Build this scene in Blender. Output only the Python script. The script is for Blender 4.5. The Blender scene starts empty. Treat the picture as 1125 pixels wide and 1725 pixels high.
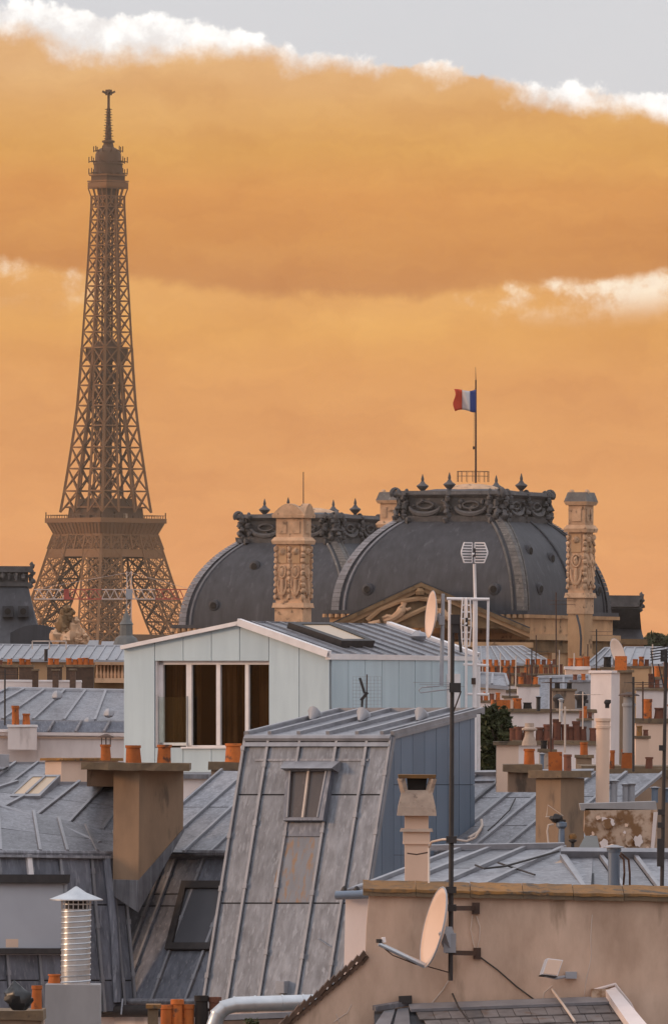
import bpy, bmesh, math, random
from mathutils import Vector as V, Matrix
random.seed(7)
R = math.radians
SC = bpy.context.scene
COL = SC.collection
# ------------------------------------------------------------------ camera
F, CX, HY, ZC, ROLL = 14400.0, 562.5, 1165.0, 36.0, R(0.4)
cam = bpy.data.cameras.new('camera'); cob = bpy.data.objects.new('camera', cam); COL.objects.link(cob)
cam.lens = 36.0 * F / 1725.0; cam.sensor_width = 36.0; cam.sensor_fit = 'AUTO'
cam.shift_y = (HY - 862.5) / 1725.0
cam.clip_start = 1.0; cam.clip_end = 40000.0
cob.matrix_world = Matrix.Translation((0, 0, ZC)) @ Matrix.Rotation(R(90), 4, 'X') @ Matrix.Rotation(ROLL, 4, 'Z')
SC.camera = cob
SC.view_settings.view_transform = 'Standard'; SC.view_settings.look = 'None'
SC.view_settings.exposure = 0.14; SC.view_settings.gamma = 1.0
# ------------------------------------------------------------------ sun
SUN = V((-0.97, -0.05, 0.22)).normalized()
sl = bpy.data.lights.new('sun', 'SUN'); sl.energy = 1.35; sl.angle = R(10); sl.color = (1.0, 0.62, 0.36)
so = bpy.data.objects.new('sun', sl); COL.objects.link(so)
so.rotation_euler = SUN.to_track_quat('Z', 'Y').to_euler()
so.location = (0, 0, 400)

def lin(c):
    return tuple(((x / 255.0) / 12.92 if x <= 10 else ((x / 255.0 + .055) / 1.055) ** 2.4) for x in c) + (1.0,)

# ------------------------------------------------------------------ world: evening cloud deck over a Nishita sky
world = bpy.data.worlds.new('World'); SC.world = world; world.use_nodes = True
wt = world.node_tree; wt.nodes.clear()
class NT:
    def __init__(s, t): s.t = t
    def n(s, ty, **k):
        x = s.t.nodes.new(ty)
        for a, b in k.items(): setattr(x, a, b)
        return x
    def put(s, sock, val):
        if isinstance(val, bpy.types.NodeSocket): s.t.links.new(val, sock)
        else: sock.default_value = val
    def m(s, op, a, b=0.0, c=None, clamp=False):
        x = s.n('ShaderNodeMath', operation=op, use_clamp=clamp)
        s.put(x.inputs[0], a); s.put(x.inputs[1], b)
        if c is not None: s.put(x.inputs[2], c)
        return x.outputs[0]
    def mix(s, f, a, b, mode='MIX'):
        x = s.n('ShaderNodeMix', data_type='RGBA', blend_type=mode)
        s.put(x.inputs[0], f); s.put(x.inputs[6], a); s.put(x.inputs[7], b)
        return x.outputs[2]
    def noise(s, vec, scale, detail=4.0, rough=0.55):
        x = s.n('ShaderNodeTexNoise'); s.put(x.inputs['Vector'], vec)
        x.inputs['Scale'].default_value = scale; x.inputs['Detail'].default_value = detail; x.inputs['Roughness'].default_value = rough
        return x.outputs['Fac']
    def ramp(s, f, stops, interp='LINEAR'):
        x = s.n('ShaderNodeValToRGB'); x.color_ramp.interpolation = interp
        e = x.color_ramp.elements
        while len(e) < len(stops): e.new(0.5)
        for i, (p, c) in enumerate(stops):
            e[i].position = p; e[i].color = c
        s.put(x.inputs[0], f); return x.outputs[0]
    def smooth(s, v, a, b):
        x = s.n('ShaderNodeMapRange', interpolation_type='SMOOTHSTEP'); s.put(x.inputs[0], v)
        x.inputs[1].default_value = a; x.inputs[2].default_value = b
        return x.outputs[0]
N = NT(wt)
tc = N.n('ShaderNodeTexCoord').outputs['Generated']
sx = N.n('ShaderNodeSeparateXYZ'); N.put(sx.inputs[0], tc)
az = N.m('ARCTAN2', sx.outputs[0], sx.outputs[1])
hyp = N.m('SQRT', N.m('ADD', N.m('MULTIPLY', sx.outputs[0], sx.outputs[0]), N.m('MULTIPLY', sx.outputs[1], sx.outputs[1])))
el = N.m('ARCTAN2', sx.outputs[2], hyp)
A = N.m('MULTIPLY', az, F); E = N.m('MULTIPLY', el, F)     # milli-degrees of sorts: 1 unit = 0.004 deg
cb = N.n('ShaderNodeCombineXYZ'); N.put(cb.inputs[0], N.m('MULTIPLY', A, 0.001)); N.put(cb.inputs[1], N.m('MULTIPLY', E, 0.001)); uv = cb.outputs[0]
cb2 = N.n('ShaderNodeCombineXYZ'); N.put(cb2.inputs[0], N.m('MULTIPLY', A, 0.0004)); N.put(cb2.inputs[1], N.m('MULTIPLY', E, 0.0016)); uvs = cb2.outputs[0]
nb = N.m('SUBTRACT', N.noise(uv, 5.0, 8.0, 0.62), 0.5)       # billows
nf_ = N.m('SUBTRACT', N.noise(uv, 14.0, 6.0, 0.6), 0.5)
nl = N.noise(uvs, 2.4, 5.0, 0.5)                             # long streaks
edge = N.m('SUBTRACT', 1078.0, N.m('MULTIPLY', N.m('SINE', N.m('DIVIDE', A, 480.0)), 80.0))
edge = N.m('ADD', edge, N.m('ADD', N.m('MULTIPLY', nb, 130.0), N.m('MULTIPLY', nf_, 70.0)))
d = N.m('SUBTRACT', edge, E)                                 # > 0 inside the deck
low = N.m('ADD', N.m('MULTIPLY', N.m('SUBTRACT', N.noise(uv, 7.0, 5.0, 0.6), 0.5), 90.0), N.m('MULTIPLY', N.m('COSINE', N.m('DIVIDE', N.m('ADD', A, 450.0), 191.0)), 26.0))
hi = N.m('ADD', N.m('ADD', 30.0, low), N.m('MULTIPLY', nf_, 85.0))
body = N.smooth(N.m('SUBTRACT', d, hi), -26.0, 30.0)
S = 10.0
def wc(r, g, b, k=1.0):
    c = lin((r, g, b)); return (c[0] * S * k, c[1] * S * k, c[2] * S * k, 1)
def ST(y, c): return ((HY - y) / 1200.0, wc(*c))
orange = N.ramp(N.m('DIVIDE', N.m('ADD', E, N.m('MULTIPLY', N.m('SUBTRACT', nl, 0.5), 110.0)), 1200.0), [
    (0.0, wc(229, 160, 108)), ST(1000, (228, 159, 102)), ST(760, (222, 156, 92)), ST(640, (221, 156, 88)), ST(560, (226, 166, 90)), ST(505, (226, 168, 98)),
    ])
belly = N.ramp(N.m('DIVIDE', N.m('ADD', E, N.m('MULTIPLY', N.m('SUBTRACT', nl, 0.5), 160.0)), 1200.0), [
    ST(500, (200, 138, 80)), ST(420, (205, 141, 76)), ST(330, (216, 153, 84)), ST(250, (217, 163, 90)), ST(170, (218, 168, 108)), ST(110, (222, 178, 130))])
eb = N.m('ADD', 662.0, N.m('MULTIPLY', N.m('SUBTRACT', 1.0, N.m('COSINE', N.m('DIVIDE', N.m('SUBTRACT', A, 20.0), 300.0))), 40.0))
eb = N.m('ADD', eb, N.m('ADD', N.m('MULTIPLY', nb, 60.0), N.m('MULTIPLY', nf_, 26.0)))
db = N.m('SUBTRACT', E, eb)                                  # > 0 above the cloud's flat underside
isb = N.smooth(db, -9.0, 16.0)
deck = N.mix(isb, orange, belly)
# sunlit gaps under the flat base, out towards its ends
off = N.m('MULTIPLY', N.m('SUBTRACT', 1.0, N.m('COSINE', N.m('DIVIDE', N.m('SUBTRACT', A, 20.0), 300.0))), 0.5)
gap = N.m('MULTIPLY', N.smooth(db, -84.0, -14.0), N.m('SUBTRACT', 1.0, N.smooth(db, -6.0, 16.0)))
gap = N.m('MULTIPLY', gap, N.smooth(N.m('ADD', N.m('ADD', off, N.m('MULTIPLY', A, 0.0004)), N.m('ADD', N.m('MULTIPLY', nf_, 1.3), N.m('MULTIPLY', nb, 0.8))), 0.30, 0.72))
deck = N.mix(N.m('MULTIPLY', gap, N.smooth(N.noise(uv, 11.0, 8.0, 0.65), 0.30, 0.52)), deck, wc(253, 240, 228))
cb3 = N.n('ShaderNodeCombineXYZ'); N.put(cb3.inputs[0], N.m('ADD', N.m('MULTIPLY', A, 0.0012), N.m('MULTIPLY', nb, 0.5))); N.put(cb3.inputs[1], N.m('ADD', N.m('MULTIPLY', E, 0.0042), N.m('MULTIPLY', nf_, 0.35)))
wisp = N.m('SUBTRACT', N.noise(cb3.outputs[0], 3.0, 9.0, 0.6), 0.5)
soft = N.m('ADD', N.m('MULTIPLY', wisp, 1.0), N.m('ADD', N.m('MULTIPLY', N.m('SUBTRACT', N.noise(uvs, 1.6, 5.0), 0.5), 0.5), N.m('MULTIPLY', nb, 0.22)))
deck = N.mix(1.0, deck, N.ramp(N.m('ADD', 0.5, soft), [(0.2, (0.86, 0.74, 0.62, 1)), (0.5, (0.97, 0.90, 0.78, 1)), (0.8, (1.08, 1.08, 0.95, 1))]), 'MULTIPLY')
sky = N.n('ShaderNodeTexSky', sky_type='NISHITA'); sky.sun_disc = False
sky.sun_elevation = math.asin(SUN.z); sky.sun_rotation = math.atan2(SUN.x, SUN.y); sky.air_density = 1.2; sky.dust_density = 2.0
veil = N.noise(tc, 3.0, 6.0, 0.6)
cbv = N.ramp(veil, [(0.35, wc(197, 200, 206)), (0.65, wc(214, 214, 216))])
grad = N.m('ADD', 1.0, N.m('MULTIPLY', N.m('MAXIMUM', sx.outputs[2], 0.0), 1.05))      # overcast skies brighten towards the zenith
cbv = N.mix(1.0, cbv, N.ramp(N.m('MULTIPLY', grad, 0.4), [(0.0, (0, 0, 0, 1)), (1.0, (2.5, 2.5, 2.57, 1))]), 'MULTIPLY')
upper = N.mix(0.86, sky.outputs[0], cbv)
incl = N.smooth(d, -6.0, 8.0)
white = N.mix(N.smooth(N.m('ADD', nf_, nb), -0.14, 0.16), wc(232, 228, 226), wc(255, 253, 250, 1.05))
col = N.mix(incl, upper, N.mix(body, white, deck))
bg = N.n('ShaderNodeBackground'); bg.inputs[1].default_value = 0.1; N.put(bg.inputs[0], col)
wo = N.n('ShaderNodeOutputWorld'); wt.links.new(bg.outputs[0], wo.inputs[0])

# ------------------------------------------------------------------ pixel to place
def ray(px, py):
    dx, dy = px - CX, HY - py
    c, s = math.cos(ROLL), math.sin(ROLL)
    return V(((dx * c - dy * s) / F, 1.0, (dx * s + dy * c) / F))
EYE = V((0, 0, ZC))
def W(px, py, Y): return EYE + ray(px, py) * Y
class Plane:
    def __init__(s, p, n): s.p = V(p); s.n = V(n).normalized()
    @classmethod
    def of(c, a, b, d): return c(a, (b - a).cross(d - a))
    def hit(s, px, py):
        r = ray(px, py); t = (s.p - EYE).dot(s.n) / r.dot(s.n); return EYE + r * t
UP = V((0, 0, 1))
def facing(n, p):
    return n if n.dot(EYE - p) > 0 else -n

# ------------------------------------------------------------------ materials
MATS = {}
def mat(name, c1, c2=None, scale=2.0, stretch=(1, 1, 1), rough=0.7, metal=0.0, bump=0.0, rand=0.0, spec=0.4, stain=None, stain_scale=0.7, stain_lo=0.55, stain_stretch=(1, 1, 1), kind=None):
    m = bpy.data.materials.new(name); m.use_nodes = True; t = m.node_tree; n = NT(t)
    b = t.nodes['Principled BSDF']
    if c2 is None: c2 = tuple(x * 0.72 for x in c1)
    pos = n.n('ShaderNodeNewGeometry').outputs['Position']
    def mapped(st):
        mp = n.n('ShaderNodeMapping'); mp.vector_type = 'POINT'; n.put(mp.inputs[0], pos); mp.inputs['Scale'].default_value = st; return mp.outputs[0]
    f = n.noise(mapped(stretch), scale, 6.0, 0.62)
    f2 = n.noise(mapped((1, 1, 1)), scale * 0.31, 3.0, 0.5)
    ff = n.m('ADD', n.m('MULTIPLY', f, 0.65), n.m('MULTIPLY', f2, 0.35))
    c = n.ramp(ff, [(0.34, c2 + (1,)), (0.64, c1 + (1,))])
    if stain:
        g = n.noise(mapped(stain_stretch), stain_scale, 5.0, 0.6)
        c = n.mix(n.smooth(g, stain_lo, stain_lo + 0.14), c, stain + (1,))
    if rand:
        oi = n.n('ShaderNodeObjectInfo').outputs['Random']
        v = n.m('ADD', 1.0 - rand, n.m('MULTIPLY', oi, 2 * rand))
        hs = n.n('ShaderNodeHueSaturation'); n.put(hs.inputs['Value'], v); n.put(hs.inputs['Color'], c); c = hs.outputs[0]
    n.put(b.inputs['Base Color'], c)
    b.inputs['Metallic'].default_value = metal
    b.inputs['Specular IOR Level'].default_value = spec
    n.put(b.inputs['Roughness'], n.m('ADD', rough - 0.08, n.m('MULTIPLY', f, 0.16)))
    if bump:
        bp = n.n('ShaderNodeBump'); bp.inputs['Strength'].default_value = bump; bp.inputs['Distance'].default_value = 0.05
        n.put(bp.inputs['Height'], f); t.links.new(bp.outputs[0], b.inputs['Normal'])
    MATS[name] = m; return m
VS = (1, 1, 0.07)
mat('zinc', (0.245, 0.242, 0.262), (0.105, 0.100, 0.112), 9.0, VS, 0.5, 0.25, 0.08, 0.20, 0.5, stain=(0.265, 0.262, 0.285), stain_scale=16.0, stain_stretch=(1, 1, 0.03), stain_lo=0.52)
mat('zinc_dark', (0.185, 0.192, 0.228), (0.086, 0.089, 0.107), 9.0, VS, 0.5, 0.25, 0.08, 0.16, 0.5, stain=(0.215, 0.215, 0.242), stain_scale=16.0, stain_stretch=(1, 1, 0.03), stain_lo=0.53)
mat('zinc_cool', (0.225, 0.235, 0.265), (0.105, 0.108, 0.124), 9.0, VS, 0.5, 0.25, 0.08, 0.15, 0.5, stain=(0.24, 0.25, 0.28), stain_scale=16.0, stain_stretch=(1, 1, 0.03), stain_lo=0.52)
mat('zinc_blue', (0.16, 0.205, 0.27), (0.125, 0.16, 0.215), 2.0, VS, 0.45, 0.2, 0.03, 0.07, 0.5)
mat('zinc_light', (0.30, 0.295, 0.315), (0.19, 0.185, 0.20), 4.0, (1, 1, 0.5), 0.45, 0.3, 0.04, 0.08, 0.5)
mat('zinc_rust', (0.205, 0.212, 0.238), (0.13, 0.132, 0.148), 2.2, VS, 0.55, 0.15, 0.05, 0.04, 0.4, stain=(0.235, 0.15, 0.10), stain_scale=9.0, stain_stretch=(1, 1, 0.02), stain_lo=0.48)
mat('pale_clad', (0.495, 0.59, 0.63), (0.42, 0.51, 0.555), 3.5, (1, 1, 0.12), 0.55, 0, 0.0, 0.05, 0.4)
mat('white_metal', (0.82, 0.76, 0.75), (0.66, 0.61, 0.60), 3.0, rough=0.5)
mat('grey_paint', (0.36, 0.36, 0.39), (0.27, 0.27, 0.29), 3.0, rough=0.5)
mat('galv', (0.55, 0.56, 0.58), (0.40, 0.41, 0.43), 5.0, (1, 1, 1), 0.33, 0.75, 0.02, 0, 0.5)
mat('dark_metal', (0.045, 0.036, 0.034), (0.022, 0.018, 0.018), 6.0, rough=0.6)
mat('rust_metal', (0.10, 0.052, 0.035), (0.045, 0.028, 0.022), 6.0, rough=0.75)
mat('joint', (0.05, 0.05, 0.055), (0.04, 0.04, 0.045), 3.0, rough=0.9)
mat('beige_render', (0.70, 0.495, 0.375), (0.40, 0.265, 0.19), 1.9, (1, 1, 0.45), 0.92, 0, 0.35, 0, 0.2, stain=(0.36, 0.245, 0.175), stain_scale=2.6, stain_lo=0.57, stain_stretch=(1, 1, 0.22))
mat('tan_render', (0.31, 0.205, 0.135), (0.205, 0.138, 0.094), 1.8, (1, 1, 0.4), 0.92, 0, 0.2, 0.03, 0.2, stain=(0.155, 0.11, 0.08), stain_scale=3.0, stain_lo=0.55, stain_stretch=(1, 1, 0.3))
mat('brown_render', (0.32, 0.22, 0.155), (0.215, 0.15, 0.11), 2.2, (1, 1, 0.4), 0.92, 0, 0.2, 0.06, 0.2, stain=(0.10, 0.075, 0.06), stain_scale=3.0, stain_lo=0.55, stain_stretch=(1, 1, 0.3))
mat('peach_render', (0.74, 0.53, 0.41), (0.64, 0.45, 0.34), 1.6, (1, 1, 0.4), 0.9, 0, 0.1, 0.05, 0.2)
mat('white_render', (0.82, 0.71, 0.67), (0.66, 0.56, 0.53), 1.4, (1, 1, 0.35), 0.9, 0, 0.1, 0.06, 0.2, stain=(0.52, 0.43, 0.40), stain_scale=1.2, stain_lo=0.58, stain_stretch=(1, 1, 0.25))
mat('grey_render', (0.34, 0.32, 0.32), (0.25, 0.235, 0.235), 2.0, (1, 1, 0.4), 0.9, 0, 0.1, 0.06, 0.2)
mat('peeling', (0.55, 0.40, 0.30), (0.42, 0.30, 0.22), 3.0, rough=0.95, bump=0.4, stain=(0.22, 0.115, 0.055), stain_scale=3.4, stain_lo=0.44)
mat('lichen_slab', (0.36, 0.165, 0.04), (0.12, 0.075, 0.042), 5.0, rough=0.95, bump=0.3, rand=0.06, stain=(0.085, 0.065, 0.05), stain_scale=5.0, stain_lo=0.52)
mat('slab', (0.22, 0.15, 0.09), (0.105, 0.076, 0.055), 4.0, rough=0.95, bump=0.3, rand=0.10, stain=(0.075, 0.058, 0.045), stain_scale=4.0, stain_lo=0.58)
mat('cowl_stone', (0.50, 0.38, 0.30), (0.33, 0.245, 0.195), 7.0, rough=0.95, bump=0.3, stain=(0.15, 0.11, 0.09), stain_scale=9.0, stain_lo=0.58)
mat('terracotta', (0.56, 0.155, 0.032), (0.34, 0.09, 0.022), 5.0, rough=0.85, rand=0.22, stain=(0.10, 0.05, 0.035), stain_scale=5.0, stain_lo=0.55)
mat('terracotta_dark', (0.20, 0.075, 0.045), (0.12, 0.05, 0.034), 5.0, rough=0.9, rand=0.25, stain=(0.05, 0.03, 0.025), stain_scale=6.0, stain_lo=0.58)
mat('soot', (0.03, 0.024, 0.022), (0.016, 0.013, 0.012), 5.0, rough=0.95)  # sooty pots, and plugs whose colour stands for shade inside holes
mat('tile_brown', (0.13, 0.075, 0.05), (0.07, 0.045, 0.034), 8.0, rough=0.9, rand=0.25)
mat('slate', (0.20, 0.172, 0.165), (0.10, 0.084, 0.08), 7.0, rough=0.8, rand=0.2, stain=(0.12, 0.08, 0.06), stain_scale=6, stain_lo=0.55)
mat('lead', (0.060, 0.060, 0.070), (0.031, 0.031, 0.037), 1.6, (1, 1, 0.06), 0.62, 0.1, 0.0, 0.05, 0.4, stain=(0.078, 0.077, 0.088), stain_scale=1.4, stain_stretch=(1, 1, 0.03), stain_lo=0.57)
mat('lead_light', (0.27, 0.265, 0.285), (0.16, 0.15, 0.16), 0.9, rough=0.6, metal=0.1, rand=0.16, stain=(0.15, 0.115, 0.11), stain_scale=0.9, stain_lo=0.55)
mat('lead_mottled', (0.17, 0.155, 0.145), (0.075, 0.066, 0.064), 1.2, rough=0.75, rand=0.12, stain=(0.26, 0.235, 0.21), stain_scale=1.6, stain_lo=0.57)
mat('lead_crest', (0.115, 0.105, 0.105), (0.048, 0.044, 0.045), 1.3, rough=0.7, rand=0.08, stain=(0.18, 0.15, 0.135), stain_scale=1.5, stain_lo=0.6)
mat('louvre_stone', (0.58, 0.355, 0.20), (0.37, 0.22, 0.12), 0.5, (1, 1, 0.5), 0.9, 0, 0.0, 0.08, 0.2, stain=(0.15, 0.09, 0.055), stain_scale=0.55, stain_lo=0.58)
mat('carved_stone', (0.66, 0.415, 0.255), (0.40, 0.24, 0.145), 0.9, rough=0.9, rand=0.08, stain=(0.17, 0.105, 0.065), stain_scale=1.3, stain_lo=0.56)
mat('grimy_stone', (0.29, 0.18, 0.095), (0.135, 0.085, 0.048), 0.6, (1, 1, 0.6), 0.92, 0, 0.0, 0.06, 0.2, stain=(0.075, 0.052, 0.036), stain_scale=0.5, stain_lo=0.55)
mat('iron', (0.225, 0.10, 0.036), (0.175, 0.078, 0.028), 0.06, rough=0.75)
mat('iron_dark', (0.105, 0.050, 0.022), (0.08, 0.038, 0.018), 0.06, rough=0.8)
mat('blue_cloth', (0.035, 0.055, 0.20), (0.03, 0.045, 0.16), 0.8, rough=0.8)
mat('white_cloth', (0.62, 0.57, 0.57), (0.52, 0.48, 0.48), 0.8, rough=0.8)
mat('red_cloth', (0.60, 0.075, 0.03), (0.50, 0.05, 0.022), 0.8, rough=0.8)
mat('crane_red', (0.45, 0.06, 0.045), (0.36, 0.05, 0.04), 0.3, rough=0.6)
mat('crane_white', (0.62, 0.48, 0.42), (0.52, 0.40, 0.35), 0.3, rough=0.6)
mat('copper', (0.15, 0.15, 0.145), (0.09, 0.09, 0.09), 0.5, rough=0.7)
mat('dish', (0.78, 0.55, 0.42), (0.70, 0.49, 0.37), 2.0, rough=0.5)
mat('plastic_bag', (0.018, 0.018, 0.02), (0.012, 0.012, 0.014), 6.0, rough=0.35, spec=0.5)
mat('cable_white', (0.62, 0.50, 0.42), (0.5, 0.4, 0.34), 6.0, rough=0.6)
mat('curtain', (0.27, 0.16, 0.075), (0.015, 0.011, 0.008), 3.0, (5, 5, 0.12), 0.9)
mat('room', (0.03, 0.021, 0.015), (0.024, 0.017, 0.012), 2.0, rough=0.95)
mat('skylight_glass', (0.42, 0.42, 0.45), (0.36, 0.36, 0.39), 0.9, rough=0.25, spec=0.5)
mat('skylight_dark', (0.10, 0.10, 0.11), (0.085, 0.085, 0.095), 1.2, rough=0.15, spec=0.6)
mat('tan_glass', (0.50, 0.34, 0.20), (0.44, 0.30, 0.18), 1.2, rough=0.3, spec=0.5)
mat('brown_glass', (0.085, 0.062, 0.055), (0.06, 0.045, 0.042), 3, (1, 1, 0.2), 0.25, spec=0.5)
mat('ground', (0.10, 0.095, 0.09), (0.07, 0.066, 0.062), 0.05, rough=0.9)
mat('leaf', (0.058, 0.064, 0.018), (0.024, 0.030, 0.009), 1.5, rough=0.7, rand=0.0)
mat('leaf_far', (0.055, 0.065, 0.025), (0.03, 0.036, 0.014), 0.1, rough=0.8)
mat('bark', (0.09, 0.065, 0.045), (0.05, 0.036, 0.027), 5, rough=0.95)
mat('far_wall', (0.42, 0.30, 0.20), (0.33, 0.23, 0.155), 0.3, rough=0.9, rand=0.12)
gm = bpy.data.materials.new('pane_glass'); gm.use_nodes = True
g = NT(gm.node_tree); gm.node_tree.nodes.clear()
tr = g.n('ShaderNodeBsdfTransparent'); tr.inputs[0].default_value = (0.80, 0.76, 0.72, 1); gl = g.n('ShaderNodeBsdfGlossy'); gl.inputs['Roughness'].default_value = 0.03
gl.inputs[0].default_value = (0.9, 0.9, 0.9, 1)
mx = g.n('ShaderNodeMixShader'); mx.inputs[0].default_value = 0.018; ou = g.n('ShaderNodeOutputMaterial')
gm.node_tree.links.new(tr.outputs[0], mx.inputs[1]); gm.node_tree.links.new(gl.outputs[0], mx.inputs[2]); gm.node_tree.links.new(mx.outputs[0], ou.inputs[0])
MATS['pane_glass'] = gm
rg = gm.copy(); rg.name = 'rail_glass'; MATS['rail_glass'] = rg
for nd in rg.node_tree.nodes:
    if nd.type == 'BSDF_TRANSPARENT': nd.inputs[0].default_value = (0.90, 0.95, 0.93, 1)

# ------------------------------------------------------------------ mesh helpers
class MB:
    def __init__(s): s.v = []; s.f = []; s.sm = False
    def add(s, vs, fs):
        o = len(s.v); s.v += [V(x) for x in vs]; s.f += [tuple(i + o for i in f) for f in fs]; return s
    def prism(s, pts, off):
        n = len(pts); off = V(off); pts = [V(p) for p in pts]
        return s.add(pts + [p + off for p in pts], [tuple(range(n)), tuple(range(2 * n - 1, n - 1, -1))] + [(i, n + i, n + (i + 1) % n, (i + 1) % n) for i in range(n)])
    def box(s, o, a, b, c):
        o, a, b, c = V(o), V(a), V(b), V(c); return s.prism([o, o + a, o + a + b, o + b], c)
    def boxc(s, c, x, y, z, rz=0.0):
        ux = V((math.cos(rz), math.sin(rz), 0)); uy = V((-math.sin(rz), math.cos(rz), 0))
        return s.box(V(c) - ux * x / 2 - uy * y / 2, ux * x, uy * y, V((0, 0, z)))
    def bar(s, p0, p1, w, h=None, up=UP):
        p0, p1 = V(p0), V(p1); h = h or w; d = (p1 - p0).normalized()
        a = d.cross(V(up))
        if a.length < 1e-4: a = d.cross(V((0, 1, 0)))
        a.normalize(); b = a.cross(d).normalized()
        q = [a * w / 2 + b * h / 2, -a * w / 2 + b * h / 2, -a * w / 2 - b * h / 2, a * w / 2 - b * h / 2]
        return s.add([p0 + x for x in q] + [p1 + x for x in q], [(0, 1, 2, 3), (7, 6, 5, 4)] + [(i, 4 + i, 4 + (i + 1) % 4, (i + 1) % 4) for i in range(4)])
    def path(s, pts, r, n=8, cap=True):
        pts = [V(p) for p in pts]; rs = r if isinstance(r, (list, tuple)) else [r] * len(pts)
        rings = []; ref = None
        for i, p in enumerate(pts):
            d = (pts[min(i + 1, len(pts) - 1)] - pts[max(i - 1, 0)]).normalized()
            if ref is None: ref = d.orthogonal().normalized()
            a = (ref - d * ref.dot(d)); a = a.normalized() if a.length > 1e-5 else d.orthogonal().normalized(); ref = a
            b = d.cross(a); rings.append([p + (a * math.cos(2 * math.pi * k / n) + b * math.sin(2 * math.pi * k / n)) * rs[i] for k in range(n)])
        fs = []
        for i in range(len(pts) - 1):
            for k in range(n): fs.append((i * n + k, i * n + (k + 1) % n, (i + 1) * n + (k + 1) % n, (i + 1) * n + k))
        if cap: fs += [tuple(range(n - 1, -1, -1)), tuple(range((len(pts) - 1) * n, len(pts) * n))]
        s.sm = True
        return s.add([v for q in rings for v in q], fs)
    def tube(s, a, b, r, r2=None, n=8): return s.path([a, b], [r, r if r2 is None else r2], n)
    def lathe(s, base, prof, n=16, ph=0.0):
        base = V(base); vs = []; fs = []
        for (r, z) in prof:
            for k in range(n):
                t = 2 * math.pi * k / n + ph; vs.append(base + V((r * math.cos(t), r * math.sin(t), z)))
        m = len(prof)
        for i in range(m - 1):
            for k in range(n): fs.append((i * n + k, i * n + (k + 1) % n, (i + 1) * n + (k + 1) % n, (i + 1) * n + k))
        fs += [tuple(range(n - 1, -1, -1)), tuple(range((m - 1) * n, m * n))]
        if n > 6: s.sm = True
        return s.add(vs, fs)
    def blob(s, c, r, seed=0, amp=0.25, seg=10, rings=7):
        rnd = random.Random(seed); c = V(c); r = V(r) if not isinstance(r, (int, float)) else V((r, r, r)); vs = []; fs = []
        for i in range(rings + 1):
            t = math.pi * i / rings
            for k in range(seg):
                q = 2 * math.pi * k / seg; m = 1 + rnd.uniform(-amp, amp)
                vs.append(c + V((r.x * math.sin(t) * math.cos(q) * m, r.y * math.sin(t) * math.sin(q) * m, r.z * math.cos(t) * m)))
        for i in range(rings):
            for k in range(seg): fs.append((i * seg + k, i * seg + (k + 1) % seg, (i + 1) * seg + (k + 1) % seg, (i + 1) * seg + k))
        s.sm = True
        return s.add(vs, fs)
    def build(s, name, m, parent=None, label=None, loc=None):
        root = parent
        while root is not None and root.parent is not None: root = root.parent
        o0 = V(root.location) if root is not None else (V(loc) if loc is not None else V((0, 0, 0)))
        me = bpy.data.meshes.new(name); me.from_pydata([tuple(v - o0) for v in s.v], [], s.f)
        bm = bmesh.new(); bm.from_mesh(me); bmesh.ops.recalc_face_normals(bm, faces=bm.faces); bm.to_mesh(me); bm.free()
        if s.sm:
            me.polygons.foreach_set('use_smooth', [True] * len(me.polygons)); me.set_sharp_from_angle(angle=R(40))
        me.materials.append(MATS[m] if isinstance(m, str) else m)
        ob = bpy.data.objects.new(name, me); COL.objects.link(ob)
        if parent is not None: ob.parent = parent
        elif loc is not None: ob.location = loc
        if label: ob['label'] = label
        return ob
def thing(name, label, cat, loc, group=None):
    o = bpy.data.objects.new(name, None); COL.objects.link(o); o.location = loc; o.empty_display_size = 0.2
    o['label'] = label; o['category'] = cat
    if group: o['group'] = group
    return o
def solo(mb, name, m, label, cat, group=None, loc=None):
    if loc is None:
        zs = min(v.z for v in mb.v); c = sum(mb.v, V()) / len(mb.v); loc = V((c.x, c.y, zs))
    o = mb.build(name, m, None, None, loc); o['label'] = label; o['category'] = cat
    if group: o['group'] = group
    return o
def structure(mb, name, m):
    o = mb.build(name, m); o['kind'] = 'structure'; return o

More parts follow.
